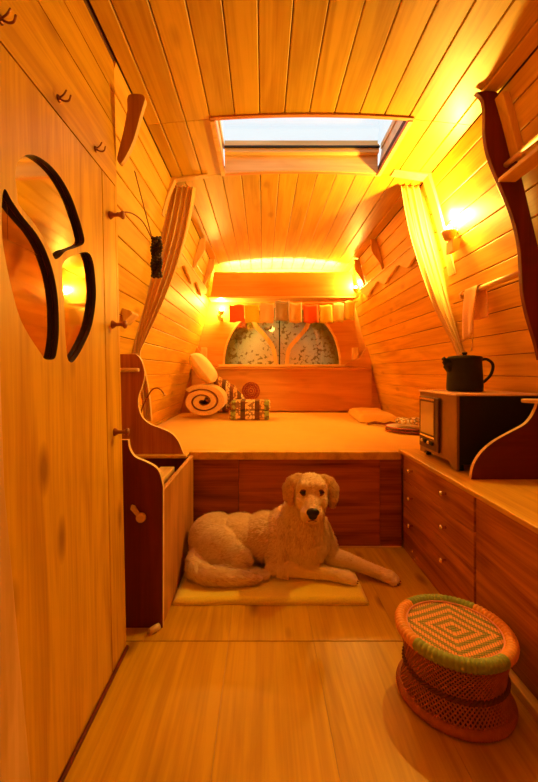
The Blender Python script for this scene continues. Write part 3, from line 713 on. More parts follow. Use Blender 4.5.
# switch plates either side of the window
for px, lab in ((204, 'pale upright switch plate on the rear wall left of the arched window'), (355, 'pale upright switch plate on the rear wall right of the arched window')):
    x, z = bpx(px, 354, 3.99); mb = MB(); mb.box(x-.032, x+.032, 3.972, 3.999, z-.065, z+.065); t = obj('switch_plate', mb, M_trimZ, bevel=.006, label=lab, cat='switch')

# things on the bed -----------------------------------------------------------------------------
def blob(mb_pts, name, mat, voxel, parent=None, smooth=6, base=None, **k):
    tmp = bpy.data.meshes.new('tmp'); tmp.from_pydata(mb_pts.v, [], mb_pts.f); o = bpy.data.objects.new('tmp', tmp); COL.objects.link(o)
    md = o.modifiers.new('r', 'REMESH'); md.mode = 'VOXEL'; md.voxel_size = voxel; md.use_smooth_shade = True
    md = o.modifiers.new('s', 'SMOOTH'); md.iterations = smooth; md.factor = 0.5
    dg = bpy.context.evaluated_depsgraph_get(); ev = o.evaluated_get(dg); me = ev.to_mesh()
    out = MB(); out.v = [tuple(v.co) for v in me.vertices]
    for p in me.polygons: out.face(tuple(p.vertices), smooth=True)
    ev.to_mesh_clear(); bpy.data.objects.remove(o); bpy.data.meshes.remove(tmp)
    return out if name is None else obj(name, out, mat, parent, base=base, **k)
# rolled blanket (spiral end towards the viewer)
rb = thing('rolled_blanket', (-0.52, 3.35, 0.502), 'rolled tan blanket with a dark spiral edge lying on the bed beside the left wall', 'blanket')
def spiral(off, y0, y1, r0, r1, turns, th, cx, cz, sq=0.88):
    m = MB(); n = 90; a_ = []; b_ = []
    for i in range(n+1):
        u = i/n; ang = -2*PI*turns*u + 2.4; r = r1+(r0-r1)*u + off
        a_.append((cx+(r+th/2)*math.cos(ang)*1.22, cz+(r+th/2)*math.sin(ang)*sq)); b_.append((cx+(r-th/2)*math.cos(ang)*1.22, cz+(r-th/2)*math.sin(ang)*sq))
    for i in range(n):
        vs = [(p[0], y, p[1]) for y in (y0, y1) for p in (a_[i], a_[i+1], b_[i+1], b_[i])]
        m.add(vs, [(0,1,2,3),(4,7,6,5),(0,4,5,1),(2,6,7,3)], smooth=False)
    for i in (0, n):
        m.add([(a_[i][0], y0, a_[i][1]), (b_[i][0], y0, b_[i][1]), (b_[i][0], y1, b_[i][1]), (a_[i][0], y1, a_[i][1])], [(0,1,2,3)])
    return m
cx, cz = -0.51, 0.502+0.149
obj('fleece_layer', spiral(0, 3.30, 3.62, 0.030, 0.148, 2.2, 0.042, cx, cz), M_roll, rb, bevel=.004)
obj('dark_hem', spiral(-0.0255, 3.294, 3.61, 0.030, 0.148, 2.2, 0.006, cx, cz), M_rolledge, rb)
# pillow leaning on it
def pillow(name, c, r, rot, mat, label, cat='pillow', n=24):
    m = MB(); 
    for s_ in (1, -1):
        b0 = len(m.v)
        for j in range(n+1):
            for i in range(n+1):
                u, v = i/n*2-1, j/n*2-1
                h = ((1-abs(u)**3.0)*(1-abs(v)**3.0))**0.5
                pinch = 1-0.10*(1-abs(u*v))*0
                p = Vector((u*r[0]*(1-0.06*v*v), v*r[1]*(1-0.06*u*u), s_*h*r[2]*(1+0.08*noise.noise(Vector((u*2, v*2, s_))))))
                m.v.append(tuple(Vector(c)+rot @ p))
        for j in range(n):
            for i in range(n): q = b0+j*(n+1)+i; m.face((q, q+1, q+n+2, q+n+1) if s_ > 0 else (q, q+n+1, q+n+2, q+1), smooth=True)
    return obj(name, m, mat, label=label, cat=cat)
rot = Matrix.Rotation(math.radians(-58), 3, 'Y') @ Matrix.Rotation(math.radians(0), 3, 'X')
rot = Matrix.Rotation(math.radians(52), 3, 'Y')
pillow('pillow', (-0.53, 3.48, 0.935), (0.155, 0.17, 0.075), rot, M_pillow, 'plump cream pillow propped on the rolled blanket by the left wall')
# patterned blanket draped beside the roll and folded striped textile
def stripes(name, cols, scale, axis=0, blotch=True):
    m, nt, b = new_mat(name); N = nt.nodes; L = nt.links
    tc = N.new('ShaderNodeTexCoord'); sx = N.new('ShaderNodeSeparateXYZ'); L.new(tc.outputs['Object'], sx.inputs[0])
    ml = N.new('ShaderNodeMath'); ml.operation = 'MULTIPLY'; ml.inputs[1].default_value = scale; L.new(sx.outputs[axis], ml.inputs[0])
    fr = N.new('ShaderNodeMath'); fr.operation = 'FRACT'; L.new(ml.outputs[0], fr.inputs[0])
    cr = N.new('ShaderNodeValToRGB'); cr.color_ramp.interpolation = 'CONSTANT'
    e = cr.color_ramp.elements; e[0].color = (*cols[0], 1); e[1].position = 1/len(cols); e[1].color = (*cols[1], 1)
    for i in range(2, len(cols)): q = e.new(i/len(cols)); q.color = (*cols[i], 1)
    L.new(fr.outputs[0], cr.inputs[0])
    n = N.new('ShaderNodeTexVoronoi'); n.inputs['Scale'].default_value = 45; L.new(tc.outputs['Object'], n.inputs['Vector'])
    mr = N.new('ShaderNodeMapRange'); mr.inputs['From Min'].default_value = 0.5; mr.inputs['From Max'].default_value = 0.6; mr.inputs['To Max'].default_value = .8; L.new(n.outputs['Distance'], mr.inputs['Value'])
    mx = N.new('ShaderNodeMix'); mx.data_type = 'RGBA'; mx.inputs['B'].default_value = (.15, .04, .02, 1); L.new(mr.outputs[0], mx.inputs['Factor']); L.new(cr.outputs[0], mx.inputs['A'])
    L.new(mx.outputs['Result'], b.inputs['Base Color']); b.inputs['Roughness'].default_value = 0.95
    return m
M_str = stripes('striped_weave', [(.85,.62,.3), (.12,.04,.02), (.8,.42,.1), (.30,.34,.08), (.80,.50,.16), (.10,.05,.02), (.86,.56,.2)], 3.6)
M_str2 = stripes('patterned_weave', [(.85,.60,.3), (.20,.06,.03), (.8,.40,.12), (.12,.05,.03)], 7.0)
mb = MB()
for k, (x, z, r) in enumerate([(-0.44, .80, .06), (-.38, .76, .07), (-.32, .70, .085), (-.27, .62, .10), (-.42, .62, .11), (-.25, .57, .07)]):
    mb.ball((x, 3.76, z), (r, 0.11, r), 16, 10)
o = blob(mb, 'patterned_blanket', M_str2, 0.012, smooth=8, label='dark patterned blanket draped between rolled blanket and striped folded textile', cat='blanket')
mb = MB()
for k in range(2):
    zz = 0.505+0.078*k; mb.box(-0.28+.010*(k % 2), 0.05+.014*math.sin(k*2), 3.22+.012*k, 3.46, zz, zz+0.075, tone=k/4)
o = obj('folded_textile', mb, M_str, bevel=.012, label='stack-folded striped textile in cream, green and brown on the bed', cat='textile')
# mandala ornament on headboard
t = thing('mandala_ornament', bpx(251, 398, 3.94)[:1]+(3.95, 0.70), 'small round red openwork ornament leaning on the headboard above the striped textile', 'ornament')
x, z = bpx(251, 391, 3.94); mb = MB()
for R_, n_ in ((0.075, 14), (0.045, 9)):
    for k in range(n_):
        a = 2*PI*k/n_; mb.torus((x+R_*math.cos(a), 3.947, z+R_*math.sin(a)), 0.011, 0.0038, (0, 1, 0), 10, 5)
mb.torus((x, 3.947, z), 0.016, 0.005, (0, 1, 0), 12, 5); mb.torus((x, 3.947, z), 0.060, 0.0035, (0, 1, 0), 30, 5); mb.torus((x, 3.947, z), 0.088, 0.003, (0, 1, 0), 36, 5)
obj('rosette', mb, plain('red_lacquer', (.45, .06, .02), .5), t)
# folded yellow cover, strap, plates
def cushion_box(name, mat, quad, z0, h, label, cat):
    m = MB(); n = 16
    for s_ in (1, 0):
        b0 = len(m.v)
        for j in range(n+1):
            for i in range(n+1):
                u, v = i/n, j/n; p = (Vector(quad[0])*(1-u)+Vector(quad[1])*u)*(1-v) + (Vector(quad[3])*(1-u)+Vector(quad[2])*u)*v
                e = min(u, 1-u, v, 1-v); m.v.append((p.x, p.y, z0 + (h*min(1, (e*9)**.5 if e > 0 else 0)*(1+.15*noise.noise(Vector((u*4, v*4, 1)))) + .004 if s_ else 0)))
        for j in range(n):
            for i in range(n): q = b0+j*(n+1)+i; m.face((q, q+1, q+n+2, q+n+1) if s_ else (q, q+n+1, q+n+2, q+1), smooth=bool(s_))
    return obj(name, m, mat, label=label, cat=cat)
cushion_box('folded_cover', M_sheet, [(0.76, 3.05), (1.05, 2.95), (1.12, 3.75), (0.82, 3.80)], 0.503, 0.055, 'folded yellow bed cover lying at the far right of the bed', 'cover')
mb = MB(); mb.tube([(0.78, 2.92, 0.512), (0.84, 2.93, 0.520), (0.90, 2.89, 0.515), (0.95, 2.91, 0.522), (1.0, 2.90, 0.515)], [.010, .017, .010, .016, .008], 10, flat=((0, 0, 1), .7))
obj('dark_strap', mb, M_rolledge, label='short dark cloth strap lying in front of the folded cover', cat='strap')
for k, (z, lab) in enumerate(((0.5055, 'lower of two oval trays with dark red rims on the bed right'), (0.5255, 'upper of two oval trays with dark red rims under the patterned cloth'))):
    t = thing('oval_tray', (0.98, 2.60, z), lab, 'tray', 'oval trays on the bed')
    mb = MB(); n = 40
    m2 = MB(); m2.lathe([(0.10, 0), (0.14, 0.005), (0.155, 0.012), (0.15, 0.013), (0.135, 0.008), (0.10, 0.004)], (0.98, 2.60, z), n=40); obj('dish', m2, M_white, t)
    m2 = MB(); m2.torus((0.98, 2.60, z+0.012), 0.155, 0.0042, n=40); obj('rim', m2, plain('dark_red_glaze_%d' % k, (.35, .03, .01), .3, bump=0), t)
mb = MB()
for k in range(7):
    a = k*2.4; mb.ball((0.98+0.05*math.cos(a), 2.60+0.05*math.sin(a), 0.568+0.006*(k % 3)), (0.055, 0.055, 0.022), 14, 8)
blob(mb, 'crumpled_cloth', stripes('speckled_cloth', [(.86, .62, .3), (.7, .35, .12), (.86, .7, .45)], 30), 0.008, smooth=4, label='crumpled speckled cloth heaped on the oval trays', cat='cloth')

# stove ------------------------------------------------------------------------------------------
SX, SY0, SY1, SZ = 0.775, 1.56, 1.925, 0.5
sx1 = right_x(.82)-.02
st = thing('tabletop_stove', ((SX+sx1)/2, 1.74, SZ), 'small black box stove with brown glazed front on the right worktop', 'stove')
mb = MB(); mb.box(SX+0.012, sx1, SY0, SY1, 0.528, 0.803); obj('body', mb, M_iron, st, bevel=.004)
M_face = plain('bronze_front', (0.30, 0.16, 0.05), 0.38, 0.5, nscale=25, noise_amt=.25)
mb = MB(); mb.prism([(SY0, 0.503), (SY0+.035, 0.503), (SY0+.07, 0.528), (SY1-.07, 0.528), (SY1-.045, 0.512), (SY1, 0.512), (SY1, 0.803), (SY0, 0.803)], 'X', SX, SX+0.0115); obj('front_plate', mb, M_face, st, bevel=.002)
mb = MB(); mb.box(SX-0.006, sx1+.004, SY0-.006, SY1+.006, 0.8035, 0.812); obj('top_plate', mb, plain('top_metal', (0.75, .48, .28), .4, .3), st, bevel=.003)
dy0, dy1 = 1.70, 1.905
dr = MB(); dr.box(SX-0.012, SX-.0005, dy0, dy1, 0.545, 0.785)
dro = obj('door', dr, plain('dark_bronze_door', (.10, .035, .012), .4, .5), st, bevel=.004)
mb = MB(); mb.box(SX-0.0145, SX-0.0125, 1.742, 1.882, 0.615, 0.762)
m_, nt_, b_ = new_mat('amber_door_glass'); b_.inputs['Base Color'].default_value = (.62, .42, .16, 1); b_.inputs['Roughness'].default_value = .22; b_.inputs['Coat Weight'].default_value = .6
obj('glass', mb, m_, dro)
for za, zb in ((0.770, 0.779), (0.598, 0.606)):
    mb = MB(); mb.box(SX-0.0145, SX-0.0125, 1.735, 1.89, za, zb); obj('door_strip', mb, M_metal, dro)
for k in range(4):
    mb = MB(); mb.lathe([(0.009, 0), (0.009, 0.006), (0.006, 0.010)], (SX-0.012, 1.755+0.035*k, 0.577), (-1, 0, 0), 12); obj('control_knob', mb, M_metal if k % 2 else M_iron, dro)
for y in (SY0+.03, SY1-.03):
    for x in (SX+0.03, sx1-.03):
        mb = MB(); mb.lathe([(0.014, 0), (0.012, 0.01), (0.010, 0.028)], (x, y, 0.5005), n=12); obj('foot', mb, M_iron, st)
# kettle --------------------------------------------------------------------------------------------
KX, KY, KZ = 0.925, 1.79, 0.8125
kt = thing('kettle', (KX, KY, KZ), 'black enamel kettle with curved handle standing on the stove', 'kettle')
mb = MB(); mb.lathe([(0.070, 0), (0.076, 0.004), (0.077, 0.02), (0.074, 0.08), (0.071, 0.142), (0.075, 0.152), (0.072, 0.155)], (KX, KY, KZ), n=40); obj('body', mb, M_black, kt)
mb = MB(); mb.lathe([(0.071, 0.1555), (0.068, 0.159), (0.04, 0.163), (0.010, 0.164), (0.008, 0.168), (0.012, 0.173), (0.010, 0.178), (0.001, 0.179)], (KX, KY, KZ), n=32); obj('lid', mb, M_black, kt)
mb = MB(); mb.tube(catmull([Vector((KX-.060, KY, KZ+.100)), Vector((KX-.076, KY, KZ+.122)), Vector((KX-.088, KY, KZ+.140)), Vector((KX-.099, KY, KZ+.152))], 4), [0.024]*5+[.017]*4+[.009]*4, 12); obj('spout', mb, M_black, kt)
mb = MB(); mb.tube(catmull([Vector((KX+.066, KY, KZ+.140)), Vector((KX+.098, KY-.005, KZ+.146)), Vector((KX+.126, KY-.006, KZ+.122)), Vector((KX+.120, KY-.005, KZ+.080)), Vector((KX+.095, KY, KZ+.048)), Vector((KX+.070, KY, KZ+.032))], 5), 0.0065, 10); obj('handle', mb, M_black, kt)

# scrolled end board on worktop + shelf tip --------------------------------------------------------------
yb = 1.45
pts = [(471, 479), (473, 468), (477, 459), (484, 450), (495, 441), (510, 432.5), (524, 425), (531, 418), (536, 409), (538, 403)]
c = [tuple(v) for v in catmull([Vector(lpx(a, b, yb)) for a, b in pts], 5)]
sb = thing('scrolled_end_board', (1.0, yb, 0.5), 'dark red curved end board standing on the worktop in front of the stove', 'board')
poly = [(c[0][0], 0.5005)] + c[1:] + [(c[-1][0]+.002, 0.786), (right_x(.786)-.008, 0.786), (right_x(.5)-.008, 0.5005)]
mb = MB(); mb.prism(poly, 'Y', yb, yb+0.018, edge_mi=1); obj('board', mb, [M_red, M_trimY], sb, bevel=.0015)
mb = MB(); x0 = lpx(524, 0, 1.43)[0]; n = 12
pl = [(x0+.03+ .03*math.cos(a), 1.44+.03*math.sin(a)) for a in [PI/2+PI*i/n for i in range(n+1)]]
pl = [(x0+.06-.06*math.cos(0), 1.47)]+pl[1:]
mb.prism([(right_x(.79)-.008, 1.47), (x0+.03, 1.47), (x0+.01, 1.462), (x0, 1.445), (x0+.01, 1.42), (x0+.05, 1.38), (x0+.07, 1.25), (right_x(.79)-.008, 1.25)], 'Z', 0.7865, 0.80); obj('top_shelf', mb, M_trimY, sb, bevel=.003)

# upper right scrolled board with shelf and rails ----------------------------------------------------------
yb = 1.41
pts = [(476, 92), (482, 97), (484.5, 106), (485, 118), (485, 132), (487, 147), (491, 161), (497, 176), (503, 190), (510, 207), (516, 226), (520, 246), (521.5, 265), (523, 290), (527, 312), (532, 329), (537, 346), (540, 360)]
c = [tuple(v) for v in catmull([Vector(lpx(a, b, yb)) for a, b in pts], 4)]
sh = thing('scrolled_shelf', (1.0, 1.2, 1.0), 'tall dark wavy side board with shelf and rail on the upper right wall', 'shelf')
wl = [(right_x(z)-.003, z) for z in (0.95, 1.1, 1.28, 1.45, 1.62, 1.75, 1.85, 1.893)]
wl += [(0.845, ceil_z(.845)-.003), (0.81, ceil_z(.81)-.003)]
c = [(x, min(z, ceil_z(x)-.003)) for x, z in c]
mb = MB(); mb.prism(c+wl, 'Y', yb, yb+0.02, edge_mi=0); obj('side_board', mb, M_redZ, sh, bevel=.0015)  # dark wood colour carries the shade on the board's near side
# pale batten where the board meets the wall, on the viewer's side
def wallstrip(z0, z1, w0, th, y0, y1):
    n = 10; a = []; b = []
    for k in range(n+1):
        z = z0+(z1-z0)*k/n; a.append((right_x(z)-w0, z)); b.append((right_x(z)-.002, z))
    m = MB(); m.prism(a+b[::-1], 'Y', y0, y1); return m
obj('batten', wallstrip(1.66, 1.885, 0.030, 0, 1.365, 1.409), M_trimZ, sh, bevel=.003)
zz = 1.665; xw = right_x(zz); mb = MB(); mb.box(xw-0.075, xw-.012, 0.2, 1.409, 1.585, 1.60); obj('shelf_board', mb, M_trimY, sh, bevel=.003)
mb = MB(); mb.tube([(xw-0.045, 1.409, 1.648), (xw-0.045, 0.2, 1.648)], 0.0105, 14); obj('rail', mb, M_trimY, sh)

# towel rail ------------------------------------------------------------------------------------------------
zr = 0.9+0.371; xr = 0.965
tr = thing('towel_rail', (xr, 1.65, zr), 'round wooden rail on the right wall over the kettle', 'rail')
mb = MB(); mb.tube([(xr, 1.885, zr), (xr, 1.432, zr)], 0.012, 16); obj('dowel', mb, M_trimY, tr)
mb = MB(); mb.prism([(xr-.016, zr-.018), (xr-.02, zr+.004), (xr-.008, zr+.019), (right_x(zr+.03)-.002, zr+.03), (right_x(zr-.035)-.002, zr-.035)], 'Y', 1.870, 1.884); obj('bracket', mb, M_trimZ, tr, bevel=.002)
# towel
tw = thing('hand_towel', (xr, 1.79, 1.05), 'small peach towel draped over the wooden rail above the kettle', 'towel')
mb = MB(); n = 26; m_ = 16
path = []
for k in range(n+1):
    u = k/n
    if u < .42: path.append((xr-0.018-0.004*math.sin(u*9), zr-0.20*(1-u/.42)-0.0))
    elif u < .58:
        a = PI*(1-(u-.42)/.16); path.append((xr+0.0175*math.cos(a), zr+0.0175*math.sin(a)))
    else: path.append((xr+0.0175+.002*math.sin(u*9), zr-0.13*((u-.58)/.42)))
for k, (x, z) in enumerate(path):
    for j in range(m_+1):
        v = j/m_; wd = 0.066+0.045*min(1, abs(k-n/2)/(n/2))*(-.4 if k < n/2 else .3)
        y = 1.775 + (v-.5)*2*wd*0.85 + (0.02*(1-k/(n/2)) if k < n/2 else 0)
        mb.v.append((x-0.008*math.sin(v*9)*(1-z/zr if z < zr else 0)*4, y, z - (0.03*v if k < 3 else 0)))
for k in range(n):
    for j in range(m_): q = k*(m_+1)+j; mb.face((q, q+1, q+m_+2, q+m_+1), smooth=True)
o = obj('cloth', mb, M_towel, tw); md = o.modifiers.new('solid', 'SOLIDIFY'); md.thickness = 0.004; md.offset = 1
mb = MB(); mb.tube([(xr+.000, 1.80, 1.10), (xr+.001, 1.80, 1.03), (xr-.002, 1.80, 0.998)], [.002, .002, .004], 8); obj('hanging_cord', mb, M_pillow, tw)

# upper left bracket, hooks ------------------------------------------------------------------------------------
def q3(px, py, y): a = lpx(px, py, y); return (a[0], a[1])
br = thing('scrolled_bracket', (-0.42, 1.28, 1.58), 'short curved wooden bracket under the ceiling at the end of the left partition', 'bracket')
yb = 1.275
fr = [q3(*p, yb) for p in ((128, 95), (127, 110), (123, 132), (118, 152), (117, 160), (121, 163), (128, 152), (134, 138), (139, 120), (143, 106), (145, 98), (141, 94))]
fr = [(x, min(z, ceil_z(x)-.003)) for x, z in fr]
mb = MB(); mb.prism([tuple(v) for v in catmull([Vector(p) for p in fr], 3, True)], 'Y', yb, yb+0.022, edge_mi=1); obj('board', mb, [M_side, M_trimZ], br, bevel=.002)  # face wood darker than its edge: shade on the viewer's side put into colour
for k, (y, z) in enumerate(((0.708, 1.54), (0.91, 1.538), (1.11, 1.534))):
    lab = ['dark double coat hook nearest the viewer on the upper left board', 'dark double coat hook in the middle of the upper left board', 'dark double coat hook nearest the curved bracket on the upper left board'][k]
    t = thing('coat_hook', PX(y, z), lab, 'hook', 'hooks on the upper left board')
    mb = MB(); mb.lathe([(0.009, 0), (0.008, 0.003), (0.002, 0.004)], PX(y, z, .0003), (1, 0, 0), 12); obj('plate', mb, M_copper, t)
    mb = MB(); P0 = Vector(PX(y, z, .003))
    mb.tube(catmull([P0, P0+Vector((.012, 0, -.006)), P0+Vector((.022, 0, -.004)), P0+Vector((.026, 0, .008))], 4), .0022, 8)
    mb.tube(catmull([P0+Vector((0, 0, .002)), P0+Vector((.010, 0, .010)), P0+Vector((.016, 0, .020))], 4), .002, 8); obj('prongs', mb, M_copper, t)

# beaded tieback hung from the top peg -----------------------------------------------------------------------------
bd = thing('beaded_tieback', (-0.46, 1.66, 1.18), 'dark bead bundle hanging on cords in front of the left curtain', 'tieback')
yd = 1.62
E = lambda px, py, y=yd: Vector((lpx(px, py, y)[0], y, lpx(px, py, y)[1]))
kp = Vector(PX(1.208, 1.392, .022))
mb = MB(); mb.tube(catmull([kp, E(131, 213, 1.30), E(143, 222, 1.45), E(151, 237, 1.60)], 6), .0024, 8)
mb.tube([Vector((left_x(1.72)+.01, 1.58, 1.715)) , E(152, 238, 1.61)], .0022, 8)
obj('cord', mb, M_rolledge, bd)
mb = MB()
for r in range(13):
    for k in range(5):
        px = 152.5+2.0*k*1.0+0.6*math.sin(r*1.3+k); py = 238+3.15*r+(0.8 if k % 2 else 0)
        p = E(px, py, yd+0.006*math.cos(k*1.6+r)); mb.ball(p, .0080, 8, 6)
obj('beads', mb, plain('dark_glass_beads', (.03, .006, .003), .5, bump=0, coat=.1), bd)
# small wedge shelf and pictures in the gap
mb = MB(); z = lpx(0, 316, 1.9)[1]; xl = left_x(z)
mb.prism([(xl+.002, z+.03), (xl+.05, z+.012), (xl+.055, z), (xl+.012, z-.045)], 'Y', 1.82, 1.92); obj('corner_block', mb, M_trimZ, bevel=.003, label='small wedge-shaped wooden block on the left wall below the beads', cat='block')

# mat ------------------------------------------------------------------------------------------------------------------
def mat_slab(x0, x1, y0, y1, z0, z1, n=40):
    m = MB(); 
    for s_ in (1, 0):
        b0 = len(m.v)
        for j in range(n+1):
            for i in range(n+1):
                u, v = i/n, j/n; e = min(u*(x1-x0), (1-u)*(x1-x0), v*(y1-y0), (1-v)*(y1-y0))
                rr = 0.008; f = math.sqrt(max(0, 1-(1-min(1, e/rr))**2))
                wob = 0.006*noise.noise(Vector((u*4, v*4, 2)))
                x = x0+(x1-x0)*u; y = y0+(y1-y0)*v + 0.006*noise.noise(Vector((u*5, 0, 9)))
                m.v.append((x+0.02*(v-.5)*0, y, (z0+(z1-z0)*(0.4+0.6*f)+wob*f*0.35) if s_ else z0))
        for j in range(n):
            for i in range(n): q = b0+j*(n+1)+i; m.face((q, q+1, q+n+2, q+n+1) if s_ else (q, q+n+1, q+n+2, q+1), smooth=bool(s_))
    N_ = (n+1)**2
    for j in range(n):
        for a in (j*(n+1), j*(n+1)+n): m.face((a, a+n+1, N_+a+n+1, N_+a))
        for a in (j, n*(n+1)+j): m.face((a, a+1, N_+a+1, N_+a))
    return m
obj('dog_mat', mat_slab(-0.348, 0.408, 1.505, 1.93, 0.001, 0.024), M_mat, label='folded yellow blanket mat on the floor under the dog', cat='mat')

# dog --------------------------------------------------------------------------------------------------------------------
def capsule(m, p0, r0, p1, r1, seg=14):
    p0, p1 = Vector(p0), Vector(p1); n = max(2, int((p1-p0).length/(min(r0, r1)*0.35)))
    for i in range(n+1):
        t = i/n; m.ball(p0.lerp(p1, t), r0+(r1-r0)*t, seg, 9)
def chain(m, pts):
    for (a, ra), (b, rb) in zip(pts, pts[1:]): capsule(m, a, ra, b, rb)
def RXm(a): return Matrix.Rotation(math.radians(a), 3, 'X')
def RYm(a): return Matrix.Rotation(math.radians(a), 3, 'Y')
def RZm(a): return Matrix.Rotation(math.radians(a), 3, 'Z')
G = 0.024
m = MB()
# trunk
m.ball((-0.215, 1.795, 0.135), (0.125, 0.105, 0.112), 20, 14)
m.ball((-0.10, 1.79, 0.140), (0.13, 0.098, 0.108), 20, 14)
m.ball((0.02, 1.775, 0.150), (0.13, 0.098, 0.112), 20, 14)
m.ball((0.11, 1.755, 0.168), (0.115, 0.098, 0.125), 20, 14)
m.ball((0.185, 1.715, 0.165), (0.105, 0.090, 0.118), 20, 14)       # chest
m.ball((0.19, 1.675, 0.150), (0.078, 0.055, 0.085), 18, 12)        # breast
chain(m, [((0.15, 1.745, 0.235), 0.085), ((0.19, 1.725, 0.30), 0.082), ((0.205, 1.705, 0.36), 0.074)])   # neck
chain(m, [((0.19, 1.68, 0.21), 0.070), ((0.20, 1.675, 0.28), 0.060), ((0.202, 1.66, 0.32), 0.050)])       # throat
# skull
m.ball((0.206, 1.680, 0.392), (0.077, 0.080, 0.070), 20, 14)
m.ball((0.204, 1.660, 0.365), (0.070, 0.064, 0.058), 20, 14)
m.ball((0.180, 1.632, 0.424), (0.030, 0.028, 0.022), 14, 10); m.ball((0.230, 1.632, 0.424), (0.030, 0.028, 0.022), 14, 10)  # brows
m.ball((0.165, 1.630, 0.358), (0.030, 0.035, 0.036), 14, 10); m.ball((0.240, 1.630, 0.358), (0.030, 0.035, 0.036), 14, 10)  # cheeks
chain(m, [((0.203, 1.640, 0.378), 0.040), ((0.200, 1.595, 0.352), 0.033), ((0.197, 1.567, 0.338), 0.026)])   # muzzle bridge
m.ball((0.179, 1.590, 0.322), (0.028, 0.038, 0.034), 14, 10); m.ball((0.217, 1.590, 0.322), (0.028, 0.038, 0.034), 14, 10)   # flews
chain(m, [((0.200, 1.63, 0.315), 0.036), ((0.198, 1.590, 0.300), 0.024)])                                   # lower jaw
# near foreleg
chain(m, [((0.085, 1.735, 0.185), 0.075), ((0.070, 1.715, 0.120), 0.066), ((0.062, 1.690, G+0.043), 0.047)])
chain(m, [((0.055, 1.680, G+0.040), 0.041), ((0.130, 1.665, G+0.036), 0.037), ((0.225, 1.648, G+0.031), 0.029), ((0.290, 1.636, G+0.028), 0.027), ((0.325, 1.628, G+0.024), 0.027)])
m.ball((0.343, 1.622, G+0.024), (0.042, 0.035, 0.026), 16, 10)
for k in range(4):
    m.ball((0.370+0.006*(1-abs(k-1.5)), 1.596+0.0175*k, G+0.016), (0.021, 0.0100, 0.0165), 12, 8)
# far foreleg reaching off the mat
chain(m, [((0.235, 1.755, 0.190), 0.070), ((0.275, 1.765, 0.125), 0.058), ((0.300, 1.765, 0.080), 0.044)])
chain(m, [((0.300, 1.765, 0.070), 0.042), ((0.365, 1.742, 0.062), 0.036), ((0.440, 1.712, 0.046), 0.028), ((0.490, 1.692, 0.034), 0.027), ((0.520, 1.680, 0.028), 0.027)])
m.ball((0.533, 1.673, 0.025), (0.042, 0.036, 0.026), 16, 10, RZm(-25))
for k in range(4):
    q = Vector((0.545, 1.668, 0.014)) + RZm(-25) @ Vector((0.016+0.006*(1-abs(k-1.5)), -0.026+0.0175*k, 0)); m.ball(q, (0.021, 0.0100, 0.0165), 12, 8, RZm(-25))
# near hind leg: thigh, knee forward, shank back, foot forward
m.ball((-0.195, 1.715, 0.125), (0.095, 0.055, 0.098), 18, 12, RYm(20))
m.ball((-0.140, 1.700, 0.105), (0.085, 0.045, 0.072), 18, 12, RYm(35))
chain(m, [((-0.085, 1.690, 0.098), 0.042), ((-0.140, 1.672, 0.062), 0.032), ((-0.205, 1.665, G+0.026), 0.024)])
chain(m, [((-0.205, 1.665, G+0.024), 0.024), ((-0.11, 1.652, G+0.022), 0.021), ((-0.02, 1.648, G+0.020), 0.024)])
m.ball((0.000, 1.646, G+0.018), (0.034, 0.026, 0.019), 16, 10)
# tail swept forward round the rump
chain(m, [((-0.265, 1.775, 0.10), 0.045), ((-0.292, 1.700, 0.082), 0.042), ((-0.283, 1.640, 0.066), 0.040), ((-0.235, 1.612, 0.060), 0.037), ((-0.165, 1.600, 0.058), 0.034), ((-0.095, 1.600, 0.055), 0.029), ((-0.045, 1.604, 0.050), 0.021), ((-0.012, 1.608, 0.046), 0.012)])
body = blob(m, None, None, 0.0045, smooth=6)
# ears as soft flaps, own surface
def ear(sgn):
    e = MB(); cx = 0.206
    P = [((cx+sgn*0.052, 1.690, 0.437), (0.026, 0.020)), ((cx+sgn*0.080, 1.684, 0.422), (0.033, 0.017)), ((cx+sgn*0.098, 1.678, 0.392), (0.036, 0.014)), ((cx+sgn*0.098, 1.672, 0.360), (0.031, 0.012)), ((cx+sgn*0.090, 1.668, 0.332), (0.018, 0.010))]
    if sgn < 0: P = [((a[0]+0.002, a[1], a[2]+0.004 if i < 4 else a[2]+.012), b) for i, (a, b) in enumerate(P)]
    for (a, ra), (b_, rb) in zip(P, P[1:]):
        for i in range(8):
            t = i/8; p = Vector(a).lerp(Vector(b_), t); w_ = ra[0]+(rb[0]-ra[0])*t; th = ra[1]+(rb[1]-ra[1])*t
            e.ball(p, (th, w_*1.0, w_*.7), 14, 9, RZm(-sgn*38))
    return blob(e, None, None, 0.004, smooth=5)
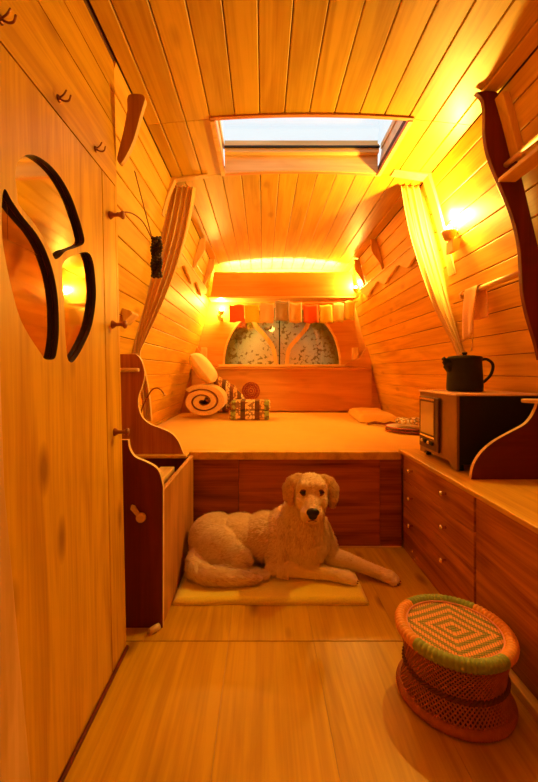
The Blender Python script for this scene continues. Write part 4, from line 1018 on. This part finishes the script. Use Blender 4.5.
def fur_mat(name, c1, c2):
    mt, nt, b = new_mat(name); N = nt.nodes; L = nt.links
    tc = N.new('ShaderNodeTexCoord'); n = N.new('ShaderNodeTexNoise'); n.inputs['Scale'].default_value = 7; n.inputs['Detail'].default_value = 5
    L.new(tc.outputs['Object'], n.inputs['Vector'])
    mp = N.new('ShaderNodeMapping'); mp.inputs['Scale'].default_value = (50, 160, 160); mp.inputs['Rotation'].default_value = (0, .4, 0); L.new(tc.outputs['Object'], mp.inputs[0])
    n2 = N.new('ShaderNodeTexNoise'); n2.inputs['Scale'].default_value = 1; n2.inputs['Detail'].default_value = 2; L.new(mp.outputs[0], n2.inputs['Vector'])
    at = N.new('ShaderNodeAttribute'); at.attribute_name = 'tone'
    a = N.new('ShaderNodeMath'); a.operation = 'MULTIPLY_ADD'; a.inputs[1].default_value = 0.5; L.new(n2.outputs['Fac'], a.inputs[0]); L.new(n.outputs['Fac'], a.inputs[2])
    a2 = N.new('ShaderNodeMath'); a2.operation = 'MULTIPLY_ADD'; a2.inputs[1].default_value = 0.5; L.new(at.outputs['Fac'], a2.inputs[0]); L.new(a.outputs[0], a2.inputs[2])
    cr = N.new('ShaderNodeValToRGB'); cr.color_ramp.elements[0].position = .72; cr.color_ramp.elements[1].position = 1.15 if False else 1.0
    cr.color_ramp.elements[0].color = (*c2, 1); cr.color_ramp.elements[1].color = (*c1, 1); L.new(a2.outputs[0], cr.inputs[0])
    L.new(cr.outputs[0], b.inputs['Base Color']); b.inputs['Roughness'].default_value = 0.75; b.inputs['Sheen Weight'].default_value = .35
    bp = N.new('ShaderNodeBump'); bp.inputs['Strength'].default_value = .6; bp.inputs['Distance'].default_value = .004; L.new(n2.outputs['Fac'], bp.inputs['Height']); L.new(bp.outputs[0], b.inputs['Normal'])
    return mt
M_fur = fur_mat('golden_fur', (0.97, 0.76, 0.46), (0.76, 0.50, 0.22))
M_earfur = fur_mat('ear_fur', (0.84, 0.52, 0.17), (0.54, 0.28, 0.06))
dog = thing('dog', (0.0, 1.75, 0.0), 'golden retriever lying on the yellow mat with its head up, looking at the viewer', 'dog')
dog_body = obj('body', body, M_fur, dog)
ears = [(obj('ear', ear(s), M_earfur, dog), s) for s in (-1, 1)]
# fur: short tapered tufts lying along the coat
import numpy as np
def fur(mesh_obj, count, name, mat, lens, seed):
    rs = np.random.RandomState(seed); me = mesh_obj.data; off = wloc(mesh_obj)
    n = len(me.polygons); ar = np.empty(n); me.polygons.foreach_get('area', ar)
    ce = np.empty(n*3); me.polygons.foreach_get('center', ce); ce = ce.reshape(-1, 3)
    no = np.empty(n*3); me.polygons.foreach_get('normal', no); no = no.reshape(-1, 3)
    idx = rs.choice(n, count, p=ar/ar.sum()); out = MB()
    for i in idx:
        p = Vector(ce[i])+off + Vector(rs.uniform(-.003, .003, 3)); nn = Vector(no[i])
        L_, keep, fl = lens(p, nn)
        if rs.rand() > keep: continue
        d = fl - nn*fl.dot(nn)
        if d.length < 1e-3: d = nn.orthogonal()
        d.normalize(); d = (d + Vector(rs.uniform(-.28, .28, 3))).normalized()
        L_ *= rs.uniform(.7, 1.25); w_ = nn.cross(d).normalized()*(0.0011+L_*0.035)
        base = p - nn*0.002
        q1 = base + d*L_*.45 + nn*(L_*.20+.002); q2 = base + d*L_ + nn*(L_*.16)
        b = len(out.v); out.v += [tuple(base-w_), tuple(base+w_), tuple(q1+w_*.8), tuple(q1-w_*.8), tuple(q2)]
        t = float(rs.rand()); out.face((b, b+1, b+2, b+3), t, smooth=True); out.face((b+3, b+2, b+4), t, smooth=True)
    o = obj(name, out, mat, mesh_obj.parent, kind='stuff'); return o
def coat(p, n):
    x, y, z = p
    if z > 0.345 or (z > 0.285 and y < 1.64):        # head and muzzle
        v = Vector((x-.199, y-1.565, z-.335)); near = v.length
        for e in ((0.166, 1.616, 0.402), (0.240, 1.616, 0.402), (0.197, 1.548, 0.342)):
            if (Vector(e)-p).length < 0.019: return 0.004, 0.0, v
        return (0.005 if near < .07 else 0.009), 1.0, v + Vector((0, 0.03, 0.0))
    if z < 0.10 and x > 0.11 and y < 1.78: 
        tip = (x > 0.335 and y < 1.65) or x > 0.52
        return (0.003 if tip else 0.008), (0.5 if tip else 1.0), Vector((1, -0.15, -0.1))
    if z > 0.24 and x > 0.08: return 0.022, 1.0, Vector(((x-.2)*3, -.1 if y < 1.7 else .5, -1))
    if y < 1.68 and z < .105 and x < -0.03 and x > -.34: return 0.026, 1.0, Vector((1, -.15, -.25)) if x > -.27 else Vector((.3, -1, -.4))
    if x > 0.06 and y < 1.70: return 0.024, 1.0, Vector((-.15, -.2, -1))
    return 0.018, 1.0, Vector((-1, -.1, -.45))
fur(dog_body, 42000, 'coat', M_fur, coat, 3)
for e, s in ears:
    fur(e, 3500, 'ear_fringe', M_earfur, lambda p, n: (0.012, 1.0, Vector((0.3*s, -.1, -1))), 5)
M_eye = plain('dark_eye', (.02, .008, .004), .08, bump=0, coat=1); M_nose = plain('black_nose', (.015, .010, .009), .35, bump=.3, nscale=300)
for ex, sg in ((0.167, -1), (0.239, 1)):
    mb = MB(); mb.ball((ex, 1.617, 0.402), (0.0145, 0.011, 0.0125), 16, 10); e_ = obj('eye', mb, M_eye, dog)
    mb = MB()
    for s_, zz in ((1, .0118), (-1, -.0108)):
        mb.tube(catmull([Vector((ex-.0155, 1.614, .402)), Vector((ex, 1.607, .402+zz)), Vector((ex+.0155, 1.614, .402))], 6), [.0015]*3+[.0028]*7+[.0015]*3, 8)
    obj('eyelid', mb, M_rolledge, e_)
mb = MB(); mb.ball((0.197, 1.540, 0.345), (0.026, 0.015, 0.018), 18, 12); mb.ball((0.197, 1.543, 0.332), (0.019, 0.012, 0.018), 14, 10)
nose = blob(mb, None, None, .0025, smooth=2); obj('nose', nose, M_nose, dog)
mb = MB(); mb.tube([(0.197, 1.545, 0.326), (0.197, 1.549, 0.312)], .0018, 6)
mb.tube([Vector((0.181, 1.556, 0.3045)), Vector((0.190, 1.550, 0.3085)), Vector((0.197, 1.548, 0.3105)), Vector((0.204, 1.550, 0.3085)), Vector((0.213, 1.556, 0.3045))], .0019, 6)
obj('mouth_line', mb, M_rolledge, dog)
for k in range(4):
    mb = MB(); mb.lathe([(.0032, 0), (.0026, .004), (.0006, .008)], (0.386+0.006*(1-abs(k-1.5)), 1.596+0.0175*k, G+0.012), (1, 0, -.4), 8); obj('claw', mb, M_rolledge, dog)
    mb = MB(); q = Vector((0.545, 1.668, 0.011)) + RZm(-25) @ Vector((0.033+0.006*(1-abs(k-1.5)), -0.026+0.0175*k, 0)); mb.lathe([(.0032, 0), (.0026, .004), (.0006, .008)], q, (.9, -.42, -.4), 8); obj('claw', mb, M_rolledge, dog)

# stool ------------------------------------------------------------------------------------------------------------------
SXc, SYc = 0.532, 1.09
stl = thing('woven_stool', (SXc, SYc, 0), 'low round reed stool with a green and orange bound rim and woven diamond seat', 'stool')
cS = Vector((SXc, SYc, 0))
def HR(z): u = z/0.165; return 0.128 - 0.0*u + 0.016*(2*u-1)**2*0.9 + (0.006 if u < .5 else 0.0)*(1-2*u if u < .5 else 0)
M_reed = plain('reed', (.42, .11, .02), .55, nscale=40, noise_amt=.4, bump=.2)
M_reed2 = plain('light_reed', (.56, .21, .05), .5, nscale=40, noise_amt=.3, bump=.2)
mb = MB(); mb.lathe([(HR(.012+.156*i/10)-.010, .012+.156*i/10) for i in range(11)], cS, n=48); obj('inner_drum', mb, plain('reed_drum', (.13, .03, .007), .7, nscale=30), stl)
for nm, sg, mt in (('reed_lattice', 1, M_reed), ('reed_lattice', -1, M_reed2)):
    mb = MB(); n = 74
    for k in range(n):
        a0 = 2*PI*k/n; tw_ = sg*0.95; ps = []
        for i in range(9):
            u = i/8; z = .010+.155*u; r_ = HR(z)-.003+(.002 if sg > 0 else 0); a = a0+tw_*(u-.5); ps.append(cS+Vector((r_*math.cos(a), r_*math.sin(a), z)))
        mb.tube(ps, .0021, 5, caps=True, tone=random.random())
    obj(nm, mb, mt, stl)
def braid(z, R_, r_, mat, nm, nw=60):
    mb = MB(); 
    for s_ in (0, PI):
        ps = [cS+Vector(((R_+r_*.6*math.cos(nw*t/2+s_))*math.cos(t), (R_+r_*.6*math.cos(nw*t/2+s_))*math.sin(t), z+r_*.6*math.sin(nw*t/2+s_))) for t in [2*PI*i/360 for i in range(361)]]
        mb.tube(ps, r_*.62, 6)
    obj(nm, mb, mat, stl)
braid(.083, HR(.083)+.001, .0065, plain('dark_cord', (.16, .04, .015), .7), 'waist_braid')
mb = MB(); n = 110   # base ring, coil bound
def coil_ring(mb, z, R_, r_, mats, n=150, squash=1.0):
    seg = n*4; m_ = 10; b = len(mb.v)
    for i in range(seg):
        a = 2*PI*i/seg; rr = r_*(1+.085*abs(math.sin(a*n/2)))
        for k in range(m_):
            q = 2*PI*k/m_; mb.v.append((cS.x+math.cos(a)*(R_+rr*math.cos(q)), cS.y+math.sin(a)*(R_+rr*math.cos(q)), z+rr*math.sin(q)*squash))
    for i in range(seg):
        a = math.degrees(2*PI*i/seg) % 360
        for k in range(m_):
            i2 = (i+1) % seg; k2 = (k+1) % m_; mb.face((b+i*m_+k, b+i2*m_+k, b+i2*m_+k2, b+i*m_+k2), mi=mats(a), smooth=True)
coil_ring(mb, .013, .139, .0125, lambda a: 0, 130); obj('base_ring', mb, M_reed, stl)
for nm, col, rng_, lab in (('rim_binding', (.30, .36, .07), (40, 125), 'olive green binding at the back'), ('rim_binding', (.88, .36, .06), (125, 205), 'orange binding on the left'), ('rim_binding', (.30, .36, .07), (205, 300), 'olive green binding at the front'), ('rim_binding', (.88, .36, .06), (300, 400), 'orange binding on the right')):
    mb = MB(); a0, a1 = map(math.radians, rng_); seg = 260; m_ = 12
    for i in range(seg+1):
        a = a0+(a1-a0)*i/seg; rr = .0150*(1+.15*abs(math.sin(a*36)))
        for k in range(m_):
            q = 2*PI*k/m_; mb.v.append((cS.x+math.cos(a)*(.139+rr*math.cos(q)), cS.y+math.sin(a)*(.139+rr*math.cos(q)), .182+rr*math.sin(q)))
    for i in range(seg):
        for k in range(m_): k2 = (k+1) % m_; mb.face((i*m_+k, (i+1)*m_+k, (i+1)*m_+k2, i*m_+k2), smooth=True)
    mb.face(list(range(m_))); mb.face([seg*m_+k for k in range(m_)])
    obj('rim_binding', mb, plain('binding_cord_%d' % rng_[0], col, .6, nscale=60, noise_amt=.2, bump=.2), stl, label=lab)
# woven seat: every strand is a raised stitch, colour by concentric diamonds
def seat_mat():
    m, nt, b = new_mat('woven_diamond_seat'); N = nt.nodes; L = nt.links
    def M(op, a, c=None, v=None):
        q = N.new('ShaderNodeMath'); q.operation = op
        for i, s_ in enumerate((a, c)):
            if s_ is None: continue
            if isinstance(s_, (int, float)): q.inputs[i].default_value = s_
            else: L.new(s_, q.inputs[i])
        return q.outputs[0]
    tc = N.new('ShaderNodeTexCoord'); mp = N.new('ShaderNodeMapping'); mp.inputs['Location'].default_value = (-0.0, 0, 0); mp.inputs['Rotation'].default_value = (0, 0, math.radians(18)); L.new(tc.outputs['Object'], mp.inputs[0])
    sx = N.new('ShaderNodeSeparateXYZ'); L.new(mp.outputs[0], sx.inputs[0])
    ax = M('ABSOLUTE', sx.outputs[0]); ay = M('ABSOLUTE', sx.outputs[1])
    # quantise into stitches
    qx = M('DIVIDE', M('FLOOR', M('MULTIPLY', ax, 150.0)), 150.0)
    d = M('ADD', M('MULTIPLY', qx, 0.85), ay)
    ring = M('FRACT', M('MULTIPLY', d, 32.0))
    r1 = M('GREATER_THAN', ring, 0.5)
    st = M('GREATER_THAN', M('FRACT', M('MULTIPLY', M('ADD', ay, M('MULTIPLY', ax, .45)), 130.0)), 0.52)
    ring2 = M('GREATER_THAN', M('FRACT', M('MULTIPLY', d, 16.0)), 0.5)
    mxa = N.new('ShaderNodeMix'); mxa.data_type = 'RGBA'; mxa.inputs['A'].default_value = (.14, .18, .03, 1); mxa.inputs['B'].default_value = (.85, .36, .10, 1); L.new(r1, mxa.inputs['Factor'])
    mxb = N.new('ShaderNodeMix'); mxb.data_type = 'RGBA'; mxb.inputs['B'].default_value = (.80, .42, .14, 1); L.new(mxa.outputs['Result'], mxb.inputs['A'])
    L.new(M('MULTIPLY', M('MULTIPLY', st, M('SUBTRACT', 1.0, r1)), 0.45), mxb.inputs['Factor'])
    dk = M('GREATER_THAN', M('FRACT', M('MULTIPLY', ax, 150.0)), 0.78)
    mxc = N.new('ShaderNodeMix'); mxc.data_type = 'RGBA'; mxc.inputs['B'].default_value = (.10, .03, .01, 1); L.new(mxb.outputs['Result'], mxc.inputs['A']); L.new(M('MULTIPLY', dk, .6), mxc.inputs['Factor'])
    L.new(mxc.outputs['Result'], b.inputs['Base Color']); b.inputs['Roughness'].default_value = .7
    bp = N.new('ShaderNodeBump'); bp.inputs['Strength'].default_value = .5; bp.inputs['Distance'].default_value = .002; L.new(st, bp.inputs['Height']); L.new(bp.outputs[0], b.inputs['Normal'])
    return m
mb = MB(); mb.lathe([(.126, .170), (.126, .186), (.10, .1845), (.06, .1835), (.02, .183), (.001, .183)], cS, n=64); obj('woven_seat', mb, seat_mat(), stl)
mb = MB(); mb.torus(cS+Vector((0, 0, .187)), .1225, .0028, n=64, m=6); obj('seat_edging', mb, plain('pink_cord', (.85, .36, .22), .6), stl)
